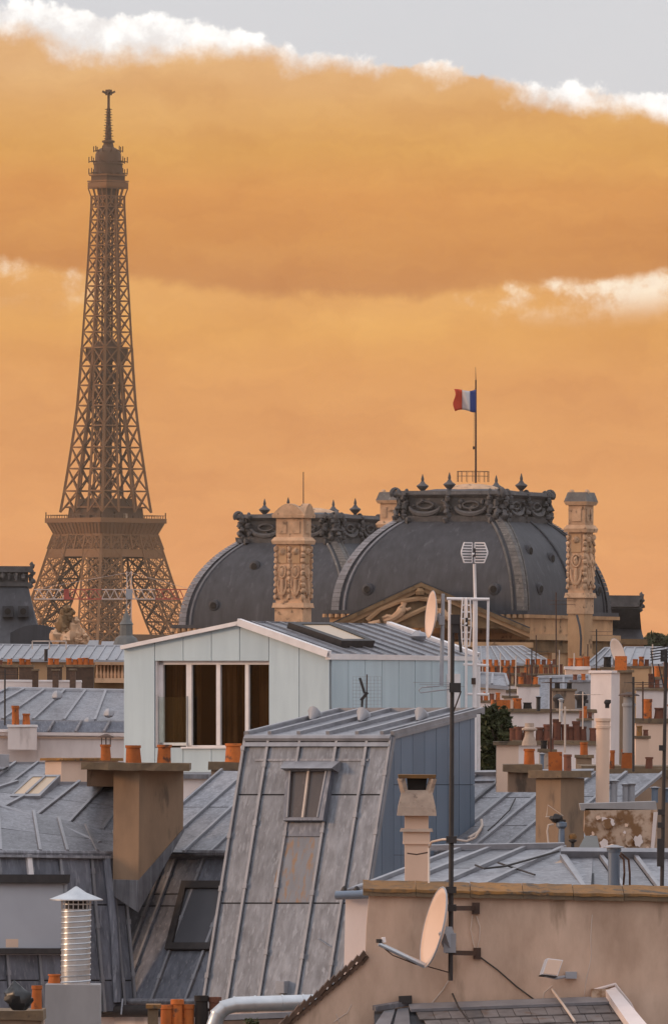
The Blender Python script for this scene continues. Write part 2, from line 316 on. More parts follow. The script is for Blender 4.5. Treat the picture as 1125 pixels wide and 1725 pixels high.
def sheets(parent, C, ss, ts, m, name='zinc_sheet', seam='zinc_light', sw=0.05, sh=0.045, thick=0.02, ends=True, clips=0, deck=True, seamname='seam', gap=0.015, jit=0.006):
    """sheet-metal face between 4 world corners TL,TR,BR,BL; seams at s in ss, cross joints at t in ts"""
    TL, TR, BR, BL = [V(c) for c in C]
    def pt(s, t): return (TL * (1 - s) + TR * s) * (1 - t) + (BL * (1 - s) + BR * s) * t
    n = (BR - TL).cross(TR - BL).normalized(); n = n if n.dot(EYE - TL) > 0 else -n
    su = [0.0] + list(ss) + [1.0]; tu = [0.0] + list(ts) + [1.0]
    lw = max((TR - TL).length, (BR - BL).length); lh = max((BL - TL).length, (BR - TR).length)
    for i in range(len(su) - 1):
        for j in range(len(tu) - 1):
            gs, gt = gap * 2.6 / lw, gap / lh  # gap widened so dark deck beside seams stands for seam shadow and dirt
            a, b, c, d_ = su[i] + gs, su[i + 1] - gs, tu[j] + gt, tu[j + 1] - gt
            q = [pt(a, c), pt(b, c), pt(b, d_), pt(a, d_)]
            mb = MB(); top = [x + n * (thick + random.uniform(0, jit)) for x in q]
            mb.add(q + top, [(0, 1, 2, 3), (4, 5, 6, 7), (0, 1, 5, 4), (1, 2, 6, 5), (2, 3, 7, 6), (3, 0, 4, 7)])
            mb.build(name, m, parent)
    if deck:
        mb = MB(); a_, b_ = len(su), len(tu); vs = [pt(s, t) - n * 0.004 for t in tu for s in su]
        mb.add(vs + [v - n * .05 for v in vs], [(j * a_ + i, j * a_ + i + 1, (j + 1) * a_ + i + 1, (j + 1) * a_ + i) for i in range(a_ - 1) for j in range(b_ - 1)]); mb.build('roof_deck', 'joint', parent)
    if seam:
        for s in (su if ends else su[1:-1]):
            mb = MB(); a, b = pt(s, 0) + n * (thick + sh * 0.4), pt(s, 1) + n * (thick + sh * 0.4)
            mb.bar(a, b, sw, sh, n)
            for k in range(clips):
                q = a.lerp(b, (k + 0.35) / clips + random.uniform(-.05, .05)); dd = (b - a).normalized() * 0.05
                mb.bar(q - dd, q + dd, sw * 1.5, sh * 1.35, n)
            mb.build(seamname, seam, parent)
    return pt, n

def pot(parent, px, ybase, w, h, Y, m='terracotta', name='chimney_pot', square=False, rim=True, base=None):
    k = F / Y; r = w / 2 / k * random.uniform(.93, 1.06); H = h / k * random.uniform(.92, 1.06); b = base if base is not None else W(px, ybase, Y)
    if square:
        r *= 1.38
        prof = [(r, 0), (r, H), (r * .8, H), (r * .78, H * .6)]; mb = MB().lathe(b, prof, 4, R(45) + R(random.uniform(-8, 8)))
    else:
        prof = [(r * random.uniform(.95, 1.08), 0), (r * random.uniform(.84, .94), H * .84)] + ([(r * 1.04, H * .86), (r * 1.04, H)] if rim else [(r * .9, H)]) + [(r * .74, H), (r * .7, H * .4)]
        mb = MB().lathe(b, prof, 14)
    tx, ty = random.gauss(0, .025), random.gauss(0, .02)
    for v in mb.v: v.x += (v.z - b.z) * tx; v.y += (v.z - b.z) * ty
    return mb.build(name, m, parent)

def rvec(alpha, a, b, k):
    """plan vectors of a box turned by alpha whose left face shows a px and right face b px"""
    if alpha == 0: return V((-a / k, 0, 0)), V((0, max(b, 1) / k, 0))
    e1 = V((-math.cos(alpha), math.sin(alpha), 0)) * (a / k / math.cos(alpha))
    e2 = V((math.sin(alpha), math.cos(alpha), 0)) * (b / k / math.sin(alpha))
    return e1, e2
def stack(label, x0, x1, ys, yb, Y, m='brown_render', corner=None, depth=None, slab=(8, 10), slabm='slab', pots=(), alpha=R(32), name='chimney_stack', cat='chimney', group=None, m2=None, below=2.0, streak=True):
    """chimney stack: shaft between px x0..x1 from slab top ys down to yb; pots = (px, w, h, material[, square])"""
    k = F / Y
    if corner is None: al = 0.0; c = x1; e1, e2 = rvec(0, x1 - x0, (depth or 0.6) * k, k)
    else: al = alpha; c = corner; e1, e2 = rvec(al, corner - x0, x1 - corner, k)
    so_, st = slab
    top = W(c, ys + st, Y); bot = W(c, yb, Y); hz = top.z - bot.z + below
    b0 = V((top.x, top.y, top.z - hz))
    t = thing(name, label, cat, b0 + (e1 + e2) / 2, group)
    MB().box(b0, e1, e2, V((0, 0, hz))).build('shaft', m, t)
    u1, u2 = e1.normalized(), e2.normalized(); o = so_ / k
    mb = MB(); s0 = V((top.x, top.y, top.z)) - u1 * o - u2 * o
    E1, E2, zz = e1 + u1 * 2 * o, e2 + u2 * 2 * o, V((0, 0, st / k))
    nseg = max(2, int(E1.length / 0.35)); rr = random.Random(int(x0 * 7 + ys)); w = 0.012
    for i in range(nseg):
        pass
    vs = []; fs = []
    ring = [s0 + E1 * (i / nseg) for i in range(nseg + 1)] + [s0 + E1 + E2] + [s0 + E2]
    jr = [p + V((rr.uniform(-w, w), rr.uniform(-w, w), 0)) for p in ring]; n = len(ring)
    lo = [p + V((0, 0, rr.uniform(-w, w))) for p in jr]; hi_ = [p + zz + V((0, 0, rr.uniform(-w, w))) + (s0 + E1 / 2 + E2 / 2 - p) * 0.012 for p in jr]
    mb.add(lo + hi_, [tuple(range(n)), tuple(range(2 * n - 1, n - 1, -1))] + [(i, n + i, n + (i + 1) % n, (i + 1) % n) for i in range(n)])
    mb.build('slab', slabm, t)
    zt = top.z + st / k
    cen = s0 + E1 / 2 + E2 / 2
    for p in pots:
        px, w_, h_, pm = p[:4]; sq = len(p) > 4 and p[4]
        # walk along the slab's long axis until the pixel column is met
        tx = W(px, ys, cen.y)
        L = E1 if abs(E1.x) >= abs(E2.x) else E2
        f = (tx.x - cen.x) / L.x if abs(L.x) > 1e-6 else 0
        q = cen + L * max(-0.48, min(0.48, f)); q.z = zt - 0.015
        pot(t, px, ys, w_, h_, q.y, pm, square=sq, base=q)
    return t

def pole(label, x0, y0, x1, y1, Y, r, m='rust_metal', name='antenna_pole', cat='pole', group=None, extra=None):
    mb = MB().tube(W(x0, y0, Y), W(x1, y1, Y), r, r * 0.8, 8)
    if extra: extra(mb)
    return solo(mb, name, m, label, cat, group)
def yagi(label, mx, ytop, ybot, Y, ybooms, L, tilt=0.0, m='grey_paint', r=0.018, name='tv_antenna', group=None, nel=9, turn=R(25), el=0.34):
    """mast with one or more rod booms; L boom length in m (sign = direction)"""
    t = thing(name, label, 'antenna', W(mx, ybot, Y), group)
    MB().tube(W(mx, ybot, Y), W(mx, ytop, Y), r, r, 8).build('mast', m, t)
    for yb in ybooms:
        c = W(mx, yb, Y); u = V((math.cos(turn), math.sin(turn), tilt)).normalized(); w_ = V((-math.sin(turn), math.cos(turn), 0))
        b = MB().bar(c - u * L * 0.25, c + u * L * 0.75, 0.018); 
        b.build('boom', m, t)
        e = MB()
        for i in range(nel):
            q = c + u * L * (-0.25 + i / (nel - 1)); e.bar(q - w_ * el / 2, q + w_ * el / 2, 0.010)
        e.build('rods', m, t)
    return t
# ------------------------------------------------------------------ ground
structure(MB().add([(-3000, -800, 0), (3000, -800, 0), (3000, 9000, 0), (-3000, 9000, 0)], [(0, 1, 2, 3)]), 'ground', 'ground')

# ------------------------------------------------------------------ iron lattice tower, 4 km off
def lerp_tab(tab, z):
    if z <= tab[0][0]: return tab[0][1]
    for (a, b), (c, d_) in zip(tab, tab[1:]):
        if z <= c: return b + (d_ - b) * (z - a) / (c - a)
    return tab[-1][1]
def build_tower():
    Y = 4000.0; k = F / Y
    ctr = W(176.5, 1165, Y); ctr = V((ctr.x, Y, 0))
    t = thing('lattice_tower', 'tall brown iron lattice tower tapering to a spire behind the rooftops', 'tower', ctr)
    zt = lambda y: ZC + (HY - y) / k
    H = [(0, 62.5), (31.8, 43), (56.8, 31.5), (70.4, 26.7), (83.5, 23), (108, 17.3), (120.7, 14.7), (145.7, 11.9), (165, 9.9), (184.6, 8.8), (234.6, 6.5), (262, 5.5), (300, 5.0)]
    PW = [(0, 25), (57, 14.6), (70, 14), (83, 13.6), (108, 12.0), (119, 10.2), (146, 8.4), (184, 7.6), (200, 9)]
    h = lambda z: lerp_tab(H, z)
    p = lambda z: min(h(z), lerp_tab(PW, z))
    rz = R(-93) + R(45)           # near corner a little left of the axis
    ca, sa = math.cos(rz), math.sin(rz)
    def G(x, y, z): return ctr + V((x * ca - y * sa, x * sa + y * ca, z))
    def panel(a0, b0, a1, b1, w, name, m, sub=1, post=True):
        mb = MB()
        mb.bar(a0, b1, w); mb.bar(b0, a1, w); mb.bar(a1, b1, w * 1.25)
        if sub > 1:
            c0, c1 = (a0 + b0) / 2, (a1 + b1) / 2; d0, d1 = (a0 + a1) / 2, (b0 + b1) / 2
            mb.bar(d0, d1, w * .5); mb.bar(c0, c1, w * .5)
            mb.bar(c0, d0, w * .5); mb.bar(c0, d1, w * .5); mb.bar(c1, d0, w * .5); mb.bar(c1, d1, w * .5)
            for f in (.25, .75): mb.bar(a0.lerp(b0, f), a1.lerp(b1, f), w * .4); mb.bar(a0.lerp(a1, f), b0.lerp(b1, f), w * .4)
        mb.build(name, m, t)
    lv1 = [0, 14, 28, 42, 57, 68, 78, 88, 98, 108]; lv2 = [119, 129, 139.5, 149.5, 159.5, 169, 178.5, 187.5, 196]
    lv3 = [196, 203.5, 211, 218, 225, 231.5, 238, 244, 250, 256, 262, 267]
    for sxn in (-1, 1):
        for syn in (-1, 1):
            for lv in (lv1, lv2):
                cols = []
                for i, (fx, fy) in enumerate(((1, 1), (0, 1), (0, 0), (1, 0))):
                    pts = []
                    for z in lv:
                        hh, pp = h(z), p(z); x = hh if fx else hh - pp; y = hh if fy else hh - pp
                        pts.append(G(sxn * x, syn * y, z))
                    cols.append(pts)
                    w = 1.2 if (fx and fy) else 0.9
                    mb = MB()
                    for a, b in zip(pts, pts[1:]): mb.bar(a, b, w)
                    mb.build('corner_column', 'iron', t)
                for i in range(4):
                    A_, B_ = cols[i], cols[(i + 1) % 4]
                    for j in range(len(lv) - 1):
                        panel(A_[j], B_[j], A_[j + 1], B_[j + 1], 0.52 if lv is lv2 else 0.62, 'lattice_panel', 'iron' if i in (0, 3) else 'iron_dark', 2 if lv is lv1 else 1)  # inner faces take the darker iron, their shade put into the colour
    # merged shaft above the pillars
    for (ax, ay) in ((1, 1), (1, -1), (-1, -1), (-1, 1), (1, 0), (0, 1), (-1, 0), (0, -1)):
        mb = MB(); pts = [G(ax * h(z), ay * h(z), z) for z in lv3]
        for a, b in zip(pts, pts[1:]): mb.bar(a, b, 0.95)
        mb.build('corner_column', 'iron', t)
    ringp = [(1, 1), (0, 1), (-1, 1), (-1, 0), (-1, -1), (0, -1), (1, -1), (1, 0)]
    for j in range(len(lv3) - 1):
        z0, z1 = lv3[j], lv3[j + 1]
        for i in range(8):
            a, b = ringp[i], ringp[(i + 1) % 8]
            panel(G(a[0] * h(z0), a[1] * h(z0), z0), G(b[0] * h(z0), b[1] * h(z0), z0), G(a[0] * h(z1), a[1] * h(z1), z1), G(b[0] * h(z1), b[1] * h(z1), z1), 0.45, 'lattice_panel', 'iron')
    # lift shafts up the middle, floors
    for (qx, qy) in ((-1.6, -1.6), (1.6, -1.6), (-1.6, 1.6), (1.6, 1.6), (0, 0)):
        mb = MB(); mb.bar(G(qx, qy, 116), G(qx, qy, 268), 0.9)
        for z in range(120, 266, 6): mb.bar(G(qx, qy, z), G(-qx if qx else 1.6, qy, z + 4), 0.5)
        mb.build('lift_guide', 'iron_dark', t)
    def slabz(z0, r0, z1, r1, name, m):
        mb = MB(); vs = [G(a * r0, b * r0, z0) for a, b in ((1, 1), (-1, 1), (-1, -1), (1, -1))] + [G(a * r1, b * r1, z1) for a, b in ((1, 1), (-1, 1), (-1, -1), (1, -1))]
        mb.add(vs, [(0, 1, 2, 3), (7, 6, 5, 4), (0, 1, 5, 4), (1, 2, 6, 5), (2, 3, 7, 6), (3, 0, 4, 7)]); return mb.build(name, m, t)
    # first floor
    slabz(54, 35.0, 58, 35.0, 'first_platform', 'iron'); slabz(58, 30, 62, 28, 'pavilion_roof', 'iron_dark'); slabz(48, 32.5, 54, 34.5, 'first_frieze', 'iron')
    # second floor: lattice belt, flared cove, gallery
    slabz(98.2, 19.6, 101.8, 19.0, 'belt_beam', 'iron')
    hb, ht = 19.2, 17.4
    for sgn in range(4):
        c, s_ = [(1, 0), (0, 1), (-1, 0), (0, -1)][sgn]
        for q in range(6):
            def e(u, hh, z):
                x, y = hh, u * hh
                return G(x * c - y * s_, x * s_ + y * c, z)
            u0, u1 = -1 + q / 3, -1 + (q + 1) / 3
            panel(e(u0, hb - .2, 101.8), e(u1, hb - .2, 101.8), e(u0, ht, 108.5), e(u1, ht, 108.5), 0.5, 'lattice_panel', 'iron', 2)
            MB().bar(e(u0, hb, 101.8), e(u0, ht, 108.5), 0.9).build('belt_post', 'iron', t)
    slabz(108.2, 17.2, 114.0, 19.6, 'gallery_cove', 'iron')
    for sgn in range(4):
        c, s_ = [(1, 0), (0, 1), (-1, 0), (0, -1)][sgn]
        for q in range(16):
            u = -0.97 + q * 1.94 / 15
            a = (17.35, u * 17.2, 108.4); b = (19.75, u * 19.6, 113.9)
            MB().bar(G(a[0] * c - a[1] * s_, a[0] * s_ + a[1] * c, a[2]), G(b[0] * c - b[1] * s_, b[0] * s_ + b[1] * c, b[2]), 0.45).build('cove_rib', 'iron', t)
    slabz(114.0, 20.2, 116.2, 20.2, 'second_platform', 'iron')
    rail = MB()
    for sgn in range(4):
        c, s_ = [(1, 0), (0, 1), (-1, 0), (0, -1)][sgn]
        g = lambda u, z: G(19.8 * c - u * s_, 19.8 * s_ + u * c, z)
        rail.bar(g(-19.8, 117.6), g(19.8, 117.6), .25)
        for q in range(25): rail.bar(g(-19.8 + q * 1.65, 116.2), g(-19.8 + q * 1.65, 117.8), .22)
        for q in (0, 24): rail.bar(g(-19.8 + q * 1.65, 116.2), g(-19.8 + q * 1.65, 119.0), .5)
    rail.build('railing', 'iron_dark', t)
    slabz(116.2, 12.6, 121.0, 12.2, 'deck_pavilion', 'iron_dark'); slabz(121.0, 13.4, 121.8, 13.4, 'upper_deck', 'iron'); slabz(121.8, 9.5, 125.5, 9.0, 'deck_pavilion', 'iron_dark')
    for q in range(14):
        a = R(q * 26); MB().boxc(G(14.2 * math.cos(a) , 14.2 * math.sin(a), 116.2), 1.6, 1.2, random.uniform(1.5, 3.5), rz).build('deck_kiosk', 'iron_dark' if q % 3 else 'far_wall', t)
    # mid platform
    slabz(190, 7.0, 196.5, 7.0, 'mid_platform', 'iron_dark'); slabz(196.5, 5.2, 199, 4.5, 'mid_cabin', 'iron_dark')
    # third floor
    slabz(258, 3.2, 271, 3.4, 'lift_cabin', 'iron_dark')
    for i in range(8):
        a, b = ringp[i], ringp[(i + 1) % 8]
        for (u) in (0, .5):
            x, y = a[0] + (b[0] - a[0]) * u, a[1] + (b[1] - a[1]) * u
            mb = MB(); mb.bar(G(x * 5.3, y * 5.3, 262), G(x * 5.5, y * 5.5, 266.5), .55); mb.bar(G(x * 5.5, y * 5.5, 266.5), G(x * 6.6, y * 6.6, 271), .55); mb.build('bracket', 'iron', t)
    slabz(270.5, 6.5, 271.5, 6.8, 'third_platform', 'iron'); slabz(271.5, 6.75, 273.4, 6.75, 'gallery_wall', 'iron'); slabz(273.6, 6.9, 274.3, 6.9, 'gallery_sill', 'iron')
    slabz(271.5, 5.6, 276.5, 5.6, 'upper_cabin', 'iron_dark'); slabz(276.5, 6.3, 277.2, 6.3, 'top_deck', 'iron')
    MB().lathe(G(0, 0, 277.2), [(6.7, 0), (6.7, 4.5), (7.0, 4.6), (7.0, 5.2), (6.2, 5.4), (6.0, 9.5), (5.0, 11.5), (2.6, 12.8), (2.4, 14)], 12).build('cupola', 'iron_dark', t)
    for q in range(10):
        a = R(q * 36 + 9); mb = MB(); r0 = 6.5
        for z in (277.8, 283.2, 288.2):
            rr = 9.0 if z < 286 else 6.8
            mb.bar(G(5 * math.cos(a), 5 * math.sin(a), z), G(rr * math.cos(a), rr * math.sin(a), z), .4); mb.bar(G(rr * math.cos(a), rr * math.sin(a), z - .6), G(rr * math.cos(a), rr * math.sin(a), z + 2.2), .45)
        mb.build('aerial_bracket', 'iron_dark', t)['kind'] = 'stuff'
    mb = MB().lathe(G(0, 0, 289), [(2.6, 0), (2.2, 3), (3.0, 3.2), (3.0, 4.0), (1.5, 4.4), (1.35, 9), (1.0, 13), (.95, 16), (.85, 19), (.62, 19.5), (.6, 27), (.5, 28)], 8)
    for q in range(13): mb.boxc(G(0, 0, 292.5 + q * 1.25), 3.6 - q * .1, 3.6 - q * .1, .35, rz + (q % 2) * .7)
    mb.build('spire', 'iron_dark', t)
    mb = MB(); z = 315.8
    for a in range(4):
        q = R(a * 90) - rz + R(12); mb.bar(G(0, 0, z - 1.2), G(3.0 * math.cos(q), 3.0 * math.sin(q), z + .3), 1.1, .9)
    mb.boxc(G(0, 0, z - 1.5), 2.2, 2.2, 2.6, rz)
    mb.build('spire_head', 'iron_dark', t)
build_tower()

# ------------------------------------------------------------------ tower crane jib in front of the tower
def build_crane():
    Y = 2600.0
    t = thing('tower_crane', 'distant red and white lattice crane jib crossing the iron tower', 'crane', V((W(218, 1000, Y).x, Y, 0)))
    mb = MB(); a, b = V((W(218, 1000, Y).x, Y, 0)), W(218, 962, Y)
    for dx in (-.7, .7):
        mb.bar(a + V((dx, 0, 0)), b + V((dx, 0, 0)), .3)
    for i in range(40):
        z0, z1 = a.z + (b.z - a.z) * i / 40, a.z + (b.z - a.z) * (i + 1) / 40
        mb.bar((a.x - .7, Y, z0), (a.x + .7, Y, z1), .2)
    mb.build('mast', 'crane_white', t)
    xs = [58, 108, 118, 150, 172, 200, 230, 262, 296, 325]; ms = ['crane_white', 'crane_red', 'crane_red', 'crane_red', 'crane_white', 'crane_white', 'crane_white', 'crane_red', 'crane_red']
    for i, m in enumerate(ms):
        x0, x1 = xs[i], xs[i + 1]; mb = MB(); n = max(1, int((x1 - x0) / 13))
        ya, yb = 993, 1009
        mb.bar(W(x0, ya, Y), W(x1, ya, Y), .28); mb.bar(W(x0, yb, Y), W(x1, yb, Y), .34); mb.bar(W(x0, yb, Y) + V((0, 1.8, 0)), W(x1, yb, Y) + V((0, 1.8, 0)), .28)
        for j in range(n):
            u0, u1, um = x0 + (x1 - x0) * j / n, x0 + (x1 - x0) * (j + 1) / n, x0 + (x1 - x0) * (j + .5) / n
            mb.bar(W(u0, yb, Y), W(um, ya, Y), .2); mb.bar(W(um, ya, Y), W(u1, yb, Y), .2); mb.bar(W(um, ya, Y), W(u1, yb, Y) + V((0, 1.8, 0)), .2)
        if i in (1,): mb.prism([W(x0, ya, Y), W(x1 - 1, ya, Y), W(x1 - 1, yb, Y), W(x0, yb, Y)], (0, .5, 0))
        mb.build('jib_section', m, t)
    MB().boxc(W(218, 1004, Y) - V((0, 0, 1)), 2.0, 2.0, 3.0).build('cab', 'grey_paint', t)
    mb = MB(); 
    for xe in (62, 320): mb.bar(W(218, 964, Y), W(xe, 992, Y), .1)
    mb.build('tie', 'crane_white', t)
build_crane()

# ------------------------------------------------------------------ square-plan palace domes
AL = math.atan2(154.0, 319.0)
def urn(c, s):
    return MB().lathe(c, [(.35 * s, 0), (.3 * s, .3 * s), (.75 * s, .75 * s), (1.0 * s, 1.05 * s), (.92 * s, 1.2 * s), (.5 * s, 1.45 * s), (.2 * s, 1.9 * s), (.26 * s, 2.1 * s), (.22 * s, 2.35 * s), (.05 * s, 3.0 * s)], 8)
def dome(label, cxpx, ybase, Y, k0=14.4, holes=(), flag=False, wall='louvre_stone', pediment=False):
    sc = 1.0; S_ = 24.6; Hd, Hc = 13.06, 11.1
    zb = W(cxpx, ybase, Y).z
    near = W(cxpx, ybase, Y)
    ex = V((-math.cos(AL), math.sin(AL), 0)); ey = V((math.sin(AL), math.cos(AL), 0))     # along front face (leftwards), along right face (back)
    ctr = V((near.x, near.y, 0)) + ex * S_ / 2 + ey * S_ / 2
    t = thing('domed_pavilion', label, 'building', ctr)
    def G(x, y, z): return ctr + ex * x + ey * y + V((0, 0, z))      # x + = left, y + = back; front face y = -w, right face x = -w
    w = lambda z: S_ / 2 * math.sqrt(max(0, 1 - (z / Hd) ** 2))
    nz = 16; zs = [Hc * math.sin(math.pi / 2 * i / nz) for i in range(nz + 1)]
    cor = [(1, -1), (-1, -1), (-1, 1), (1, 1)]
    for i in range(4):
        a, b = cor[i], cor[(i + 1) % 4]; mb = MB(); vs = []; fs = []; M_ = 8
        for z in zs:
            for j in range(M_ + 1):
                u = j / M_; vs.append(G((a[0] + (b[0] - a[0]) * u) * w(z), (a[1] + (b[1] - a[1]) * u) * w(z), zb + z))
        for r_ in range(nz):
            for j in range(M_): q = r_ * (M_ + 1) + j; fs.append((q, q + 1, q + M_ + 2, q + M_ + 1))
        mb.add(vs, fs); mb.sm = True; mb.build('dome_face', 'lead', t)
    # hip ribs made of lapped lead sheets: an inner light roll and an outer band on each corner
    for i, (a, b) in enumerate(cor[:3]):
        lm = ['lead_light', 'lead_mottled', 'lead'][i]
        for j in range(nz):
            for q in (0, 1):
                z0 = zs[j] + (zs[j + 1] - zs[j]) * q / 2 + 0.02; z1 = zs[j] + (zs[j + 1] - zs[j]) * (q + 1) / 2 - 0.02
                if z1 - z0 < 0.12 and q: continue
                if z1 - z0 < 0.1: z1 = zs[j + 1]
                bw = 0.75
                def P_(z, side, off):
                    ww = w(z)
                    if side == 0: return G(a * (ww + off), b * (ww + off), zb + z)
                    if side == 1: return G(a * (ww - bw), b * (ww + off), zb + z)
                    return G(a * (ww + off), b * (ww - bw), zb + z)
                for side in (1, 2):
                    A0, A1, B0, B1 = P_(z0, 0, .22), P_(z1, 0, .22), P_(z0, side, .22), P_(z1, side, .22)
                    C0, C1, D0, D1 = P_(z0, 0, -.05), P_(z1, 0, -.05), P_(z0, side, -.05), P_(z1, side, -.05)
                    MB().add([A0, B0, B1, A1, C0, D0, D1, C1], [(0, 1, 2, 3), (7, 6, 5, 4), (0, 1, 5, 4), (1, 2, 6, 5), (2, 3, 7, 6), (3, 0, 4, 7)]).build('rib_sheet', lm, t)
        # thin second roll
        for side in (1, 2):
            pts = []
            for z in zs[:-1]:
                ww = w(z); pts.append(G(a * (ww - 1.35), b * (ww + .05), zb + z) if side == 1 else G(a * (ww + .05), b * (ww - 1.35), zb + z))
            MB().path(pts, .16, 6).build('rib_roll', lm, t)
    # rib down the middle of the right face
    pts = [G(-(w(z) + .05), w(z) * .14, zb + z) for z in zs[:-1]]; MB().path(pts, .2, 6).build('rib_roll', 'lead', t)
    # small round vents
    for (face, u, z) in holes:
        ww = w(z); dz = .1; tz = (w(z + dz) - w(z - dz)) / (2 * dz)
        c = G(u * ww, -(ww), zb + z) if face == 0 else G(-ww, u * ww, zb + z)
        no = (-ey if face == 0 else -ex); ta = ex if face == 0 else ey
        o = thing_part = MB()
        o.path([c - no * .5, c + no * .15, c + no * .26], [.78, .72, .5], 14); o.build('vent_hood', 'lead', t)
        o = MB(); o.path([c + no * .0, c + no * .32], .42, 12); ob = o.build('vent_opening', 'soot', t)  # solid plug; the hole's inner shade is put into its colour
    # crest
    wc_ = w(Hc) * 1.02; z0 = zb + Hc
    def ringbox(w0, h0, w1, h1, name, m):
        vs = [G(a * w0, b * w0, z0 + h0) for a, b in cor] + [G(a * w1, b * w1, z0 + h1) for a, b in cor]
        MB().add(vs, [(0, 1, 2, 3), (7, 6, 5, 4), (0, 1, 5, 4), (1, 2, 6, 5), (2, 3, 7, 6), (3, 0, 4, 7)]).build(name, m, t)
    ringbox(wc_ + .5, -.5, wc_ + .6, .25, 'crest_sill', 'lead_crest'); ringbox(wc_ - .1, .25, wc_ + .25, 2.4, 'crest_band', 'lead_crest'); ringbox(wc_ + .35, 2.4, wc_ + .75, 2.75, 'crest_moulding', 'lead_crest'); ringbox(wc_ + .75, 2.75, wc_ + .6, 3.2, 'crest_cornice', 'lead_crest')
    def onface(face, u, out, z):
        return G(u * wc_, -(wc_ + out), z0 + z) if face == 0 else G(-(wc_ + out), u * wc_, z0 + z)
    for face in (0, 1):
        for cu in (-.45, .45):
            pts = [onface(face, cu + .30 * math.cos(R(180 + x)), .45, 1.35 + .95 * math.sin(R(180 + x))) for x in range(0, 181, 18)]
            MB().path(pts, [.14 + .22 * math.sin(math.pi * i / 10) for i in range(11)], 7).build('garland', 'lead_crest', t)
            pts = [onface(face, cu + .16 * math.cos(R(x)), .38, 1.5 + .42 * math.sin(R(x))) for x in range(0, 361, 30)]
            MB().path(pts, .13, 6).build('rosette', 'lead_crest', t)
        for cu in (-.98, -.82, 0, .82, .98):
            mb = MB(); sd = int(abs(cu) * 50 + face * 7)
            for q in range(7): mb.blob(onface(face, cu + random.uniform(-.05, .05), .3 + random.uniform(0, .4), -.3 + q * .52), (.38, .38, .38), sd + q, .35, 7, 5)
            mb.build('scroll_bracket', 'lead_crest', t)
            pts = [onface(face, cu, .3 + .35 * math.cos(R(x)) * (1 - x / 700), 2.9 + .5 * math.sin(R(x)) * (1 - x / 700)) for x in range(0, 420, 30)]
            MB().path(pts, .16, 6).build('volute', 'lead_crest', t)
        mb = MB()
        for q in range(22): mb.blob(onface(face, random.uniform(-.9, .9), .32, random.uniform(.3, 2.2)), random.uniform(.12, .3), q, .4, 6, 4)
        mb.build('foliage_relief', 'lead_crest', t)['kind'] = 'stuff'
    # corner beast heads at the silhouette
    for (a, b) in cor[:3]:
        c = G(a * (wc_ + .7), b * (wc_ + .7), z0 + 2.9)
        pts = [c + V((a * ex.x + b * ey.x, a * ex.y + b * ey.y, 0)).normalized() * (.5 * math.cos(R(x)) - .6) + V((0, 0, .55 * math.sin(R(x)))) for x in range(-40, 200, 24)]
        MB().path(pts, [.26, .3, .3, .28, .26, .24, .22, .2, .16, .1], 6).build('corner_scroll', 'lead_crest', t)
    # urns
    for (x, y) in ((0, -1), (-1, -.1), (1, 0), (0, 1)):
        urn(G(x * wc_, y * wc_, z0 + 3.15), .74).build('urn', 'lead_crest', t)
    ringbox(wc_ * .97, 2.9, wc_ * .5, 3.5, 'top_roof', 'lead'); MB().lathe(G(0, 0, z0 + 3.3), [(3.7, 0), (3.4, .3), (2.4, .65), (1.2, .85), (.2, .9)], 24).build('top_cap', 'carved_stone', t)
    if flag:
        mb = MB(); r = 1.9
        for q in range(16):
            a, b = R(q * 22.5), R(q * 22.5 + 22.5)
            c1, c2 = G(r * math.cos(a), r * math.sin(a), z0 + 4.4), G(r * math.cos(b), r * math.sin(b), z0 + 4.4)
            mb.bar(c1, c1 + V((0, 0, 1.25)), .05); mb.bar(c1 + V((0, 0, 1.25)), c2 + V((0, 0, 1.25)), .05); mb.bar(c1 + V((0, 0, .7)), c2 + V((0, 0, .7)), .03)
        mb.build('roof_railing', 'rust_metal', t)
    # cornice and walls down to the ground
    def wb(w0, h0, h1, name, m):
        MB().box(G(w0, -w0, zb + h0), ex * (-2 * w0), ey * (2 * w0), V((0, 0, h1 - h0))).build(name, m, t)
    hw = S_ / 2
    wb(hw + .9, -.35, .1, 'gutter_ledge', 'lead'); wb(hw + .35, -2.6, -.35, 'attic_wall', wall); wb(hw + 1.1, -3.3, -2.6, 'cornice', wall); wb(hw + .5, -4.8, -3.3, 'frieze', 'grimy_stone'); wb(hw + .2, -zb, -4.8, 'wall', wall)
    for q in range(34): # dentils along the two seen sides
        u = -hw - .8 + q * (2 * hw + 1.6) / 33
        MB().boxc(G(u, -hw - .75, zb - .75), .38, .5, .4, AL).build('modillion', wall, t)
        MB().boxc(G(-hw - .75, u, zb - .75), .5, .38, .4, AL).build('modillion', wall, t)
    for q in range(5): # pilasters and blind panels on the right side
        u = -hw + 1.2 + q * 5.4
        MB().box(G(-hw - .2, u, zb - 12), -ex * .5, ey * 1.2, V((0, 0, 7.2))).build('pilaster', wall, t)
    return t, G, zb, hw, z0
holes_r = [(0, .66, 2.55), (0, -.70, 2.6), (1, -.62, 7.2), (1, -.60, 2.7), (1, .16, 2.8), (1, .80, 2.8), (1, -.1, 6.4)]
tR, GR, zbR, hwR, z0R = dome('large lead-covered square dome with a flagpole on its ornate crest', 881, 1030, 1000.0, holes=holes_r, flag=True)
holes_l = [(0, .64, 2.6), (0, -.12, 2.6), (0, .30, 7.6)]
tL, GL, zbL, hwL, z0L = dome('lead-covered square dome half hidden behind a carved stone chimney', 598, 1055, 1080.0, holes=holes_l)

